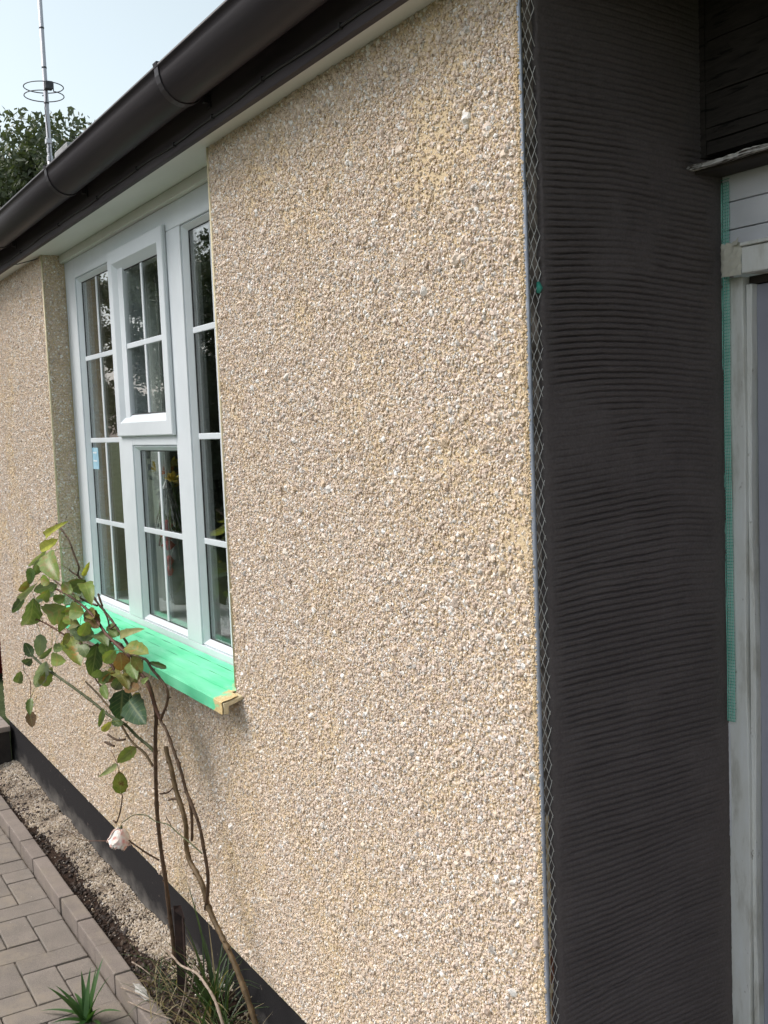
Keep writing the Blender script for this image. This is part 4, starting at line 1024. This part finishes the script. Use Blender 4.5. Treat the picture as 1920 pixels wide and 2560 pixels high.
# ------------------------------------------------------------------ climbing rose
STEMS=[
 ([(-1.60,-0.055,0.0),(-1.604,-0.055,0.121),(-1.6,-0.063,0.218),(-1.592,-0.072,0.335),(-1.594,-0.079,0.42),(-1.584,-0.087,0.524),(-1.566,-0.092,0.595),(-1.545,-0.097,0.663),(-1.512,-0.104,0.75),(-1.488,-0.108,0.804),(-1.469,-0.111,0.84),(-1.472,-0.115,0.888),(-1.498,-0.119,0.931),(-1.546,-0.122,0.944),(-1.621,-0.127,0.977),(-1.679,-0.13,1.001)],0.0052,0.0036,'b'),
 ([(-0.86,-0.07,0.0),(-0.951,-0.075,0.15),(-0.979,-0.078,0.207),(-1.016,-0.081,0.259),(-1.056,-0.084,0.301),(-1.093,-0.086,0.33),(-1.132,-0.088,0.355),(-1.18,-0.09,0.382),(-1.212,-0.092,0.412),(-1.235,-0.094,0.453),(-1.271,-0.096,0.474),(-1.313,-0.097,0.493),(-1.325,-0.099,0.529),(-1.312,-0.101,0.58),(-1.327,-0.103,0.623),(-1.361,-0.105,0.664),(-1.382,-0.108,0.722),(-1.399,-0.109,0.745),(-1.409,-0.11,0.773)],0.0058,0.0048,'o'),
 ([(-1.222,-0.095,0.396),(-1.191,-0.098,0.454),(-1.175,-0.101,0.509),(-1.18,-0.106,0.572),(-1.189,-0.109,0.618),(-1.217,-0.112,0.658),(-1.254,-0.116,0.697),(-1.267,-0.119,0.732),(-1.289,-0.122,0.769),(-1.292,-0.122,0.768),(-1.326,-0.125,0.811),(-1.35,-0.128,0.839),(-1.378,-0.129,0.855),(-1.317,-0.132,0.908),(-1.299,-0.134,0.947),(-1.336,-0.137,0.97),(-1.398,-0.139,0.987),(-1.435,-0.141,1.005),(-1.543,-0.144,1.002),(-1.572,-0.146,1.027),(-1.623,-0.148,1.048),(-1.676,-0.15,1.07),(-1.731,-0.152,1.089),(-1.8,-0.154,1.107),(-1.858,-0.156,1.131),(-1.93,-0.159,1.158),(-1.978,-0.16,1.174),(-1.96,-0.161,1.201),(-1.995,-0.164,1.237),(-2.03,-0.166,1.273),(-2.085,-0.168,1.298),(-2.159,-0.17,1.321)],0.0038,0.0022,'b'),
 ([(-1.42,-0.115,0.842),(-1.454,-0.117,0.87),(-1.482,-0.121,0.915),(-1.526,-0.124,0.945),(-1.57,-0.125,0.95)],0.004,0.003,'r'),
 ([(-1.954,-0.168,1.177),(-1.999,-0.17,1.18),(-2.034,-0.172,1.188)],0.0022,0.002,'b'),
 ([(-1.739,-0.16,1.109),(-1.748,-0.163,1.128),(-1.756,-0.165,1.144)],0.0025,0.0024,'b'),
 ([(-1.292,-0.095,0.552),(-1.277,-0.097,0.614),(-1.286,-0.099,0.664),(-1.3,-0.1,0.683)],0.003,0.0026,'b'),
 ([(-1.591,-0.085,0.709),(-1.606,-0.091,0.72),(-1.667,-0.106,0.738),(-1.72,-0.122,0.763),(-1.816,-0.14,0.772),(-1.895,-0.157,0.793),(-1.983,-0.173,0.81),(-2.096,-0.192,0.828),(-2.219,-0.211,0.845),(-2.329,-0.228,0.867),(-2.359,-0.235,0.88),(-2.369,-0.24,0.895)],0.0036,0.0034,'g'),
 ([(-1.603,-0.085,0.663),(-1.644,-0.094,0.692),(-1.722,-0.104,0.707),(-1.771,-0.114,0.74),(-1.819,-0.125,0.776),(-1.877,-0.134,0.8),(-1.932,-0.141,0.818),(-2.01,-0.15,0.837)],0.003,0.0022,'o'),
 ([(-1.802,-0.1,0.695),(-1.857,-0.109,0.682),(-1.909,-0.12,0.688)],0.0028,0.0028,'b'),
 ([(-1.886,-0.11,0.656),(-1.918,-0.115,0.655),(-1.944,-0.12,0.656)],0.003,0.003,'b'),
 ([(-1.645,-0.14,1.011),(-1.72,-0.147,1.01),(-1.853,-0.158,0.973),(-1.993,-0.168,0.964),(-2.095,-0.176,0.969),(-2.181,-0.183,0.976),(-2.295,-0.191,0.983),(-2.435,-0.2,0.984)],0.003,0.002,'r'),
 ([(-1.733,-0.13,0.894),(-1.779,-0.134,0.93),(-1.871,-0.137,0.939),(-1.917,-0.14,0.96)],0.003,0.003,'r'),
 ([(-1.534,-0.15,0.995),(-1.617,-0.161,1.018),(-1.681,-0.17,1.039),(-1.713,-0.176,1.058),(-1.761,-0.183,1.082),(-1.824,-0.191,1.102),(-1.933,-0.201,1.12),(-2.047,-0.21,1.129)],0.004,0.0026,'r'),
 ([(-1.792,-0.16,1.104),(-1.865,-0.169,1.108),(-1.974,-0.184,1.122),(-2.077,-0.198,1.143),(-2.155,-0.21,1.166)],0.0024,0.002,'b'),
 ([(-1.654,-0.15,1.067),(-1.705,-0.152,1.05),(-1.711,-0.155,1.076),(-1.744,-0.16,1.108)],0.002,0.002,'b'),
 ([(-1.882,-0.14,0.846),(-1.9,-0.144,0.857),(-1.92,-0.15,0.874)],0.002,0.0016,'b'),
 ([(-1.643,-0.07,0.372),(-1.669,-0.099,0.393),(-1.687,-0.128,0.42),(-1.692,-0.14,0.433)],0.0022,0.0018,'b'),
 ([(-2.148,-0.14,0.281),(-2.237,-0.153,0.265),(-2.275,-0.161,0.269),(-2.328,-0.17,0.268)],0.0012,0.0012,'o'),
 ([(-2.148,-0.14,0.281),(-1.921,-0.136,0.354),(-1.682,-0.13,0.422)],0.001,0.001,'r'),
 ([(-1.21,-0.1,0.546),(-1.267,-0.109,0.557),(-1.331,-0.118,0.565),(-1.362,-0.124,0.573),(-1.392,-0.127,0.572),(-1.464,-0.133,0.558),(-1.517,-0.14,0.56),(-1.608,-0.147,0.534),(-1.666,-0.152,0.503),(-1.7,-0.155,0.485)],0.0014,0.0011,'g'),
 ([(-1.432,-0.1,0.548),(-1.45,-0.1,0.554),(-1.471,-0.1,0.561)],0.0012,0.001,'b'),
 ([(-1.744,-0.155,0.476),(-1.705,-0.155,0.521),(-1.678,-0.155,0.57),(-1.695,-0.155,0.572)],0.0018,0.0012,'b'),
 ([(-1.758,-0.155,0.468),(-1.782,-0.155,0.467)],0.003,0.002,'b'),
 ([(-1.745,-0.14,0.62),(-1.771,-0.137,0.636),(-1.834,-0.131,0.653),(-1.864,-0.13,0.653)],0.0008,0.0008,'r'),
 ([(-2.369,-0.24,0.895),(-2.446,-0.24,0.836),(-2.447,-0.24,0.804),(-2.368,-0.24,0.787),(-2.377,-0.24,0.726)],0.0009,0.0008,'r'),
 ([(-1.586,-0.075,0.586),(-1.514,-0.077,0.61),(-1.452,-0.08,0.644)],0.002,0.0016,'b'),
 ([(-1.369,-0.1,0.64),(-1.409,-0.1,0.628),(-1.44,-0.1,0.616)],0.003,0.002,'b'),
]
LEAVES=[
 ((-2.207,-0.189,1.277),(-1.933,-0.206,1.34),0.0179,'y'),
 ((-2.113,-0.18,1.275),(-2.313,-0.195,1.224),0.0284,'y'),
 ((-2.019,-0.237,1.245),(-1.884,-0.244,1.179),0.0496,'l'),
 ((-2.225,-0.199,1.209),(-2.404,-0.193,1.137),0.0313,'m'),
 ((-2.166,-0.206,1.237),(-2.387,-0.218,1.165),0.0131,'p'),
 ((-2.359,-0.216,1.166),(-2.331,-0.227,1.114),0.0251,'m'),
 ((-2.334,-0.232,1.128),(-2.387,-0.249,1.083),0.0242,'o'),
 ((-2.226,-0.23,1.128),(-2.572,-0.221,1.033),0.018,'p'),
 ((-2.109,-0.191,1.133),(-2.462,-0.185,1.073),0.0349,'m'),
 ((-2.576,-0.194,1.038),(-2.739,-0.208,0.964),0.0267,'d'),
 ((-2.349,-0.216,1.066),(-2.493,-0.216,0.943),0.0527,'m'),
 ((-2.099,-0.207,1.11),(-2.412,-0.2,1.039),0.0197,'s'),
 ((-2.023,-0.191,1.076),(-2.231,-0.209,1.021),0.0632,'l'),
 ((-1.942,-0.162,1.164),(-2.156,-0.16,1.111),0.0254,'o'),
 ((-1.88,-0.166,1.171),(-2.005,-0.181,1.127),0.0398,'m'),
 ((-1.897,-0.168,1.159),(-1.759,-0.185,1.121),0.0376,'l'),
 ((-1.964,-0.189,1.083),(-2.165,-0.181,0.979),0.0336,'l'),
 ((-1.797,-0.196,1.088),(-1.923,-0.207,1.081),0.0452,'l'),
 ((-1.837,-0.18,1.089),(-1.699,-0.182,1.051),0.0387,'n'),
 ((-1.934,-0.191,1.116),(-1.878,-0.184,1.115),0.0181,'p'),
 ((-1.9,-0.167,1.179),(-1.794,-0.174,1.232),0.0129,'y'),
 ((-2.048,-0.179,1.002),(-1.716,-0.185,1.023),0.0395,'d'),
 ((-1.973,-0.199,1.002),(-2.011,-0.209,0.962),0.0184,'o'),
 ((-2.079,-0.169,0.971),(-1.917,-0.188,0.916),0.057,'x'),
 ((-2.169,-0.204,0.922),(-1.988,-0.204,0.961),0.0241,'m'),
 ((-2.103,-0.228,0.906),(-1.902,-0.231,0.934),0.0352,'l'),
 ((-2.235,-0.192,0.914),(-2.397,-0.201,0.846),0.0143,'m'),
 ((-2.456,-0.176,0.922),(-2.438,-0.19,0.848),0.037,'g'),
 ((-2.319,-0.239,0.876),(-2.345,-0.253,0.92),0.0284,'d'),
 ((-2.367,-0.23,0.86),(-2.445,-0.241,0.831),0.0271,'d'),
 ((-2.434,-0.254,0.809),(-2.525,-0.25,0.746),0.0276,'m'),
 ((-2.176,-0.227,0.884),(-2.337,-0.229,0.768),0.0359,'s'),
 ((-2.216,-0.2,0.855),(-2.317,-0.217,0.77),0.0333,'l'),
 ((-2.248,-0.267,0.757),(-2.217,-0.28,0.709),0.0208,'m'),
 ((-2.425,-0.236,0.669),(-2.398,-0.236,0.619),0.0295,'n'),
 ((-1.819,-0.159,0.991),(-1.87,-0.169,0.882),0.043,'d'),
 ((-1.712,-0.169,1.013),(-1.653,-0.174,0.972),0.0368,'m'),
 ((-1.605,-0.158,0.999),(-1.607,-0.156,0.945),0.0413,'r'),
 ((-1.656,-0.138,1.045),(-1.843,-0.127,0.999),0.0188,'p'),
 ((-1.635,-0.145,1.034),(-1.479,-0.134,1.079),0.0193,'q'),
 ((-1.486,-0.175,1.038),(-1.265,-0.186,1.054),0.0333,'x'),
 ((-1.449,-0.128,0.994),(-1.306,-0.123,1.001),0.0126,'d'),
 ((-1.619,-0.137,0.933),(-1.51,-0.126,0.986),0.0307,'o'),
 ((-1.662,-0.132,0.891),(-1.512,-0.126,0.961),0.0272,'o'),
 ((-1.732,-0.151,0.918),(-1.808,-0.165,0.877),0.0294,'m'),
 ((-1.729,-0.14,0.917),(-1.792,-0.156,0.878),0.0242,'r'),
 ((-1.636,-0.143,0.931),(-1.773,-0.132,0.854),0.0302,'d'),
 ((-1.614,-0.145,0.899),(-1.422,-0.165,0.93),0.0281,'r'),
 ((-1.767,-0.168,0.877),(-1.66,-0.183,0.859),0.021,'m'),
 ((-1.712,-0.125,0.867),(-1.725,-0.133,0.777),0.0605,'k'),
 ((-1.6,-0.142,0.862),(-1.41,-0.159,0.841),0.0601,'k'),
 ((-1.62,-0.107,0.875),(-1.65,-0.113,0.854),0.0168,'o'),
 ((-1.813,-0.155,0.796),(-1.809,-0.173,0.743),0.015,'m'),
 ((-1.693,-0.168,0.786),(-1.75,-0.182,0.746),0.0172,'y'),
 ((-1.777,-0.14,0.77),(-1.628,-0.155,0.782),0.022,'d'),
 ((-1.401,-0.147,0.965),(-1.458,-0.151,0.937),0.0112,'p'),
 ((-1.472,-0.163,1.011),(-1.444,-0.151,0.971),0.0253,'o'),
 ((-1.625,-0.154,0.932),(-1.547,-0.158,0.908),0.0284,'o'),
 ((-1.702,-0.099,0.697),(-1.863,-0.106,0.614),0.0324,'l'),
 ((-1.74,-0.141,0.555),(-1.726,-0.145,0.628),0.0374,'n2'),
 ((-1.708,-0.156,0.656),(-1.857,-0.163,0.583),0.0141,'p'),
]
LEAVES += [
 ((-1.731,-0.206,1.073),(-1.824,-0.204,1.015),0.0324,'l'),
 ((-1.759,-0.177,1.028),(-1.633,-0.182,1.019),0.0311,'m'),
 ((-1.83,-0.203,1.048),(-1.97,-0.198,1.027),0.0281,'o'),
 ((-1.737,-0.146,1.054),(-1.653,-0.149,1.034),0.024,'m'),
 ((-1.973,-0.183,1.028),(-2.027,-0.196,1.047),0.0331,'l'),
 ((-1.53,-0.191,1.021),(-1.618,-0.199,0.975),0.0305,'l'),
 ((-1.525,-0.154,0.985),(-1.426,-0.171,0.959),0.0307,'m'),
 ((-1.801,-0.128,0.919),(-1.672,-0.141,0.914),0.0318,'o'),
 ((-1.764,-0.17,0.922),(-1.786,-0.188,0.897),0.0244,'m'),
 ((-1.698,-0.115,0.982),(-1.654,-0.111,0.946),0.0342,'l'),
 ((-2.028,-0.192,1.108),(-2.162,-0.192,1.077),0.0297,'m'),
 ((-1.862,-0.212,1.137),(-1.922,-0.222,1.166),0.0265,'l'),
 ((-2.149,-0.206,1.135),(-2.197,-0.222,1.151),0.0268,'l'),
 ((-1.826,-0.178,1.09),(-1.729,-0.186,1.077),0.0281,'o'),
 ((-1.878,-0.191,0.981),(-1.834,-0.185,0.949),0.0304,'m'),
 ((-2.046,-0.234,1.132),(-2.22,-0.225,1.081),0.0298,'l'),
 ((-2.014,-0.22,1.212),(-2.119,-0.222,1.213),0.0313,'y'),
 ((-1.534,-0.14,0.959),(-1.607,-0.144,0.923),0.0276,'q'),
]
rose = thing('rose_bush', 'leggy rose bush with thorny stems and sparse leaves in front of the wall', 'rose bush', (-1.45, -.07, .03))
R0 = Vector(rose.location)
STEM_M = {'b': M['bark'], 'o': M['stem_olive'], 'g': M['stem_green'], 'r': M['stem_red']}
def catmull(P, k=4):
    out = []
    for i in range(len(P) - 1):
        a = P[max(i-1, 0)]; b = P[i]; c = P[i+1]; d = P[min(i+2, len(P)-1)]
        for j in range(k):
            t = j / k
            out.append(.5 * ((2*b) + (c-a)*t + (2*a-5*b+4*c-d)*t*t + (3*b-a-3*c+d)*t**3))
    out.append(P[-1]); return out
ALLP = []
for pts, r0, r1, kind in STEMS:
    P = [Vector(p) - R0 for p in pts]
    Q = catmull(P, 4); n = len(Q)
    rad = [(r0 + (r1 - r0) * i / (n - 1)) * (1 + .10 * math.sin(i * 2.7) + (.22 if i % 9 == 4 else 0)) for i in range(n)]
    rad = [r_ * 1.22 for r_ in rad]
    m = MB(); m.tube(Q, rad, 8)
    L = sum((Q[i+1] - Q[i]).length for i in range(n - 1))
    if r0 > .0018:                      # thorns
        d_ = 0
        for i in range(1, n - 1):
            d_ += (Q[i] - Q[i-1]).length
            if d_ > .022 + .02 * random.random():
                d_ = 0; t = (Q[i+1] - Q[i-1]).normalized(); a = t.orthogonal().normalized(); a.rotate(Matrix.Rotation(random.uniform(0, 6.28), 3, t))
                m.tube([Q[i] + a * rad[i] * .7 - t * .002, Q[i] + a * (rad[i] + .003), Q[i] + a * (rad[i] + .0065) - t * .003], [.0022, .0012, .0002], 4)
    obj('stem', m, STEM_M[kind], rose, sm=True)
    ALLP += Q
for B, T, w, kind in LEAVES:
    b = Vector(B) - R0; t = Vector(T) - R0; ax = t - b; L = ax.length; ax.normalize()
    view = (Vector((1.235, -1.0, 1.6)) - R0 - b).normalized()
    side_ = ax.cross(view).normalized(); nrm = side_.cross(ax).normalized()
    tw = random.uniform(-.45, .45); side_, nrm = side_ * math.cos(tw) + nrm * math.sin(tw), nrm * math.cos(tw) - side_ * math.sin(tw)
    w = 1.12 * w / max(.7, abs(math.cos(tw))); fold = random.uniform(.10, .30); curl = random.uniform(-.16, .22)
    if w / L < .5: fold += .25
    n = 9; m = MB(); lu_, lv_ = [], []
    for i in range(n + 1):
        s_ = i / n; hw = w * .5 * (math.sin(math.pi * s_ ** .80) ** .62) * (1.0 if 0 < i < n else 0.0) * (1 + .05 * math.sin(i * 2.6))
        hw = max(hw, .0004)
        c = b + ax * L * s_ + nrm * (curl * L * (s_ * (1 - s_) * 2.0 - .35 * s_ * s_))
        for q in (-1, -.5, 0, .5, 1):
            jag = .0006 * random.uniform(-1, 1) if abs(q) == 1 else 0
            lu_.append(s_); lv_.append(q); m.v.append(c + side_ * (hw * q * (1 + (.07 * (i % 2) if abs(q) == 1 else 0)) + jag) + nrm * (fold * hw * abs(q) + .0010 * math.sin(i * 1.9 + q * 3) ))
    for i in range(n):
        for q in range(4): m.f.append((i*5+q, i*5+q+1, (i+1)*5+q+1, (i+1)*5+q))
    near = min(ALLP, key=lambda p: (p - b).length)
    if .0 < (near - b).length < .16:
        mid = (near + b) * .5 + Vector((0, 0, .006)); m.tube([near, mid, b, b + ax * L * .25], [.0011, .0009, .0008, .0004], 4)
    o = obj('leaf', m, LM[kind], rose, sm=True, fix=False)
    for nm_, dat in (('along', lu_), ('across', lv_)):
        at = o.data.attributes.new(nm_, 'FLOAT', 'POINT'); at.data.foreach_set('value', dat + [0.0] * (len(m.v) - len(dat)))
# the nodding pink-white bloom
fl = thing('bloom', None, None); fl.parent = rose; fl.location = Vector((-1.729, -.155, .437)) - R0
axis = Vector((.22, -.30, -.93)).normalized()
rot_ = axis.to_track_quat('Z', 'Y').to_matrix()
for k in range(27):
    layer = 0 if k < 7 else 1 if k < 15 else 2 if k < 22 else 3
    first, cnt_ = ((0, 7), (7, 8), (15, 7), (22, 5))[layer]
    a = 6.283 * (k - first) / cnt_ + layer * .5 + random.uniform(-.2, .2)
    RR = (.0285, .0250, .0205, .0140)[layer] * random.uniform(.93, 1.07); th1 = (1.95, 2.35, 2.55, 2.7)[layer] + random.uniform(-.22, .22)
    m = MB(); ph_ = random.uniform(0, 6.28)
    for i in range(8):
        s_ = i / 7; th = .22 + (th1 - .22) * s_
        flare = 1 + (.30 if layer == 0 else .14) * max(0, s_ - .72) / .28 * random.uniform(.6, 1.1)
        half = (.16 + .62 * math.sin(math.pi * min(1, .10 + .80 * s_) ** 1.1)) * (1.0 if i < 7 else .62)
        for q in (-1, -.5, 0, .5, 1):
            an = a + half * q; r_ = RR * flare * (1 + .05 * abs(q) + .035 * math.sin(q * 4 + ph_ + i))
            m.v.append(rot_ @ Vector((r_ * math.sin(th) * math.cos(an), r_ * math.sin(th) * math.sin(an), -r_ * 1.15 * math.cos(th) + .012 + (.0016 * math.sin(q * 5 + ph_) if i >= 6 else 0))))
    for i in range(7):
        for q in range(4): m.f.append((i*5+q, i*5+q+1, (i+1)*5+q+1, (i+1)*5+q))
    obj('petal', m, M['petal'], fl, sm=True, fix=False)
m = MB()
for k in range(5):
    a = 6.283 * k / 5; m.add([rot_ @ Vector((.002 * math.cos(a + 1.2), .002 * math.sin(a + 1.2), -.018)), rot_ @ Vector((.002 * math.cos(a - 1.2), .002 * math.sin(a - 1.2), -.018)), rot_ @ Vector((.018 * math.cos(a), .018 * math.sin(a), -.024))], [(0, 1, 2)])
m.tube([rot_ @ Vector((0, 0, -.030)), rot_ @ Vector((0, 0, -.021)), rot_ @ Vector((0, 0, -.013))], [.0016, .0055, .004], 7)
obj('calyx', m, M['stem_green'], fl, fix=False)

# ------------------------------------------------------------------ rusty stake, weeds, twigs
sk = thing('rusty_stake', 'dark rusty angle-iron stake driven in beside the rose stems', 'stake', (-1.425, -.085, 0))
m = MB(); pr = [(-.012, .0), (.013, .0), (.013, -.0035), (.0025, -.0040), (-.0088, -.021), (-.012, -.021)]
lean = -.02
for zz_ in (-.15, .12, .285): m.v += [(x + lean * (.35 - zz_), y, zz_) for x, y in pr]
top = [.362, .352, .352, .362, .378, .378]; top = [.322, .298, .297, .294, .314, .326]
m.v += [(x + lean * -.01, y, t_) for (x, y), t_ in zip(pr, top)]
for i in range(3):
    for j in range(6): m.f.append((i*6+j, i*6+(j+1)%6, (i+1)*6+(j+1)%6, (i+1)*6+j))
m.f += [tuple(range(6)), tuple(18 + j for j in range(5, -1, -1))]
obj('angle_iron', m, M['rust'], sk, .0006)
def blade(m, base, az, L, w, lift, droop, n=6):
    d = Vector((math.cos(az), math.sin(az), 0)); s_ = Vector((-d.y, d.x, 0)); p = Vector(base); vs = []
    e = lift
    for i in range(n + 1):
        k = i / n; hw = w * (1 - k ** 2.2) * (.55 + .9 * min(k * 3, .5))
        nn = d.cross(s_)
        vs += [p - s_ * hw + Vector((0, 0, hw * .35)), p.copy(), p + s_ * hw + Vector((0, 0, hw * .35))]
        p = p + (d * math.cos(e) + Vector((0, 0, 1)) * math.sin(e)) * L / n; e -= droop / n
    fs = []
    for i in range(n):
        for q in range(2): fs.append((i*3+q, i*3+q+1, (i+1)*3+q+1, (i+1)*3+q))
    m.add(vs, fs)
def clump(x, y, z, n, L, w, label, mat, spread=1.0, dry=0, rad=.03):
    r = thing('grass_clump', label, 'grass clump', (x, y, z), 'weeds at the foot of the wall')
    for mm, k, nm in ((mat, n, 'grass_blades'), (M['straw'], dry, 'dry_blades')):
        if not k: continue
        m = MB()
        for i in range(k):
            blade(m, (random.gauss(0, rad), random.gauss(0, rad * .5), 0), random.uniform(0, 6.283), L * random.uniform(.5, 1.15), w * random.uniform(.6, 1.2), random.uniform(.75, 1.5) if spread < 1.2 else random.uniform(.3, 1.3), random.uniform(.3, 1.7))
        o = obj(nm, m, mm, r, sm=True, fix=False); o['kind'] = 'stuff'
clump(-1.30, -.055, .06, 46, .33, .0035, 'tall dark strap-leaved grass clump right behind the rusty stake', M['grass'], 1.0, 8, .022)
clump(-1.18, -.085, .06, 44, .20, .0030, 'low grass clump between the stake and the thick rose stem', M['grass'], 1.3, 22, .05)
clump(-1.52, -.10, .05, 46, .13, .0016, 'wispy green weed clump left of the rusty stake', M['grass'], 1.3, 30, .05)
clump(-1.05, -.10, .05, 36, .16, .0024, 'ragged weeds under the leaning rose stem at the bottom of the view', M['grass'], 1.3, 26, .06)
clump(-1.40, -.135, .045, 10, .08, .0012, 'dry straw-coloured weeds at the foot of the stake beside the kerb', M['grass'], 1.3, 46, .06)
tf = thing('strap_leaf_plant', 'young strap-leaved plant growing up between the paving blocks', 'plant', (-1.58, -.315, -.002))
for az, L, w, li, dr in ((3.6, .135, .0065, .75, .5), (3.0, .12, .007, 1.15, .3), (2.4, .13, .0065, 1.35, .25), (1.7, .145, .006, 1.5, .3), (.9, .12, .008, 1.25, .4), (.2, .10, .008, 1.0, .6), (4.4, .09, .008, .55, .9), (5.6, .10, .007, .5, .8), (3.9, .15, .006, .35, .7), (5.0, .12, .007, .45, .9), (.0, .14, .005, .6, .9), (2.8, .07, .008, 1.2, .4), (3.9, .13, .008, .9, .5), (2.2, .15, .007, 1.2, .4), (1.2, .13, .009, 1.3, .5), (3.3, .10, .009, .8, .7), (.5, .13, .008, .8, .8)):
    m = MB(); blade(m, (random.gauss(0, .006), random.gauss(0, .006), 0), az, L * 1.12, w * 1.25, li, dr, 8); obj('strap_leaf', m, M['strap'], tf, sm=True, fix=False)
def twig(pts, r, label, side=()):
    P = [Vector(p) for p in pts]; o0 = P[0].copy()
    m = MB(); Q = catmull([p - o0 for p in P], 4); m.tube(Q, [r * (1 - .5 * i / len(Q)) * (1 + .1 * math.sin(i * 2)) for i in range(len(Q))], 6)
    for s_ in side: m.tube([Vector(q) - o0 for q in s_], [r * .6, r * .3], 5)
    o = obj('dry_twig', m, M['dry_twig'], None, sm=True); o.location = o0
    return tag(o, label, 'twig', 'dry twigs at the foot of the rose')
twig([(-1.409,-.14,.222),(-1.355,-.14,.226),(-1.299,-.14,.228),(-1.189,-.14,.257),(-1.123,-.14,.254),(-1.069,-.14,.241),(-1.028,-.14,.205),(-.99,-.13,.13),(-.96,-.12,.03)][::-1], .0046, 'pale curved dry branch arching in front of the stake', [((-1.36,-.14,.226), (-1.40,-.15,.205))])
twig([(-1.41,-.12,.01),(-1.387,-.13,.04),(-1.324,-.13,.126),(-1.291,-.13,.208)], .0034, 'straight pale stick standing beside the stake')
twig([(-1.37,-.11,.03),(-1.357,-.12,.086),(-1.29,-.12,.165),(-1.257,-.12,.237)], .0024, 'thin pale stalk leaning behind the straight stick')
twig([(-1.60,-.215,.056),(-1.539,-.187,.058),(-1.47,-.162,.056)], .0020, 'thin dark twig lying across the kerb top, the farther of two')
twig([(-1.52,-.220,.054),(-1.444,-.194,.058),(-1.36,-.15,.056)], .0024, 'thin twig lying across the kerb, nearer the camera')
twig([(-1.73,-.142,.052),(-1.68,-.133,.056),(-1.63,-.12,.05)], .0022, 'short broken twig on the soil behind the kerb')
m = MB(); n = 16
m.v = [(.0, .0, .0045)] + [((.055 + .012 * math.sin(j * 2.3)) * math.cos(6.283 * j / n), (.013 + .004 * math.sin(j * 1.7)) * math.sin(6.283 * j / n), .0008) for j in range(n)]
m.f = [(0, 1 + j, 1 + (j + 1) % n) for j in range(n)] + [tuple(range(n, 0, -1))]
o = obj('mortar_splash', m, M['splash'], None); o.location = (-1.555, -.172, .0505); tag(o, 'pale mortar splash on the kerb block near the stake', 'mortar splash')
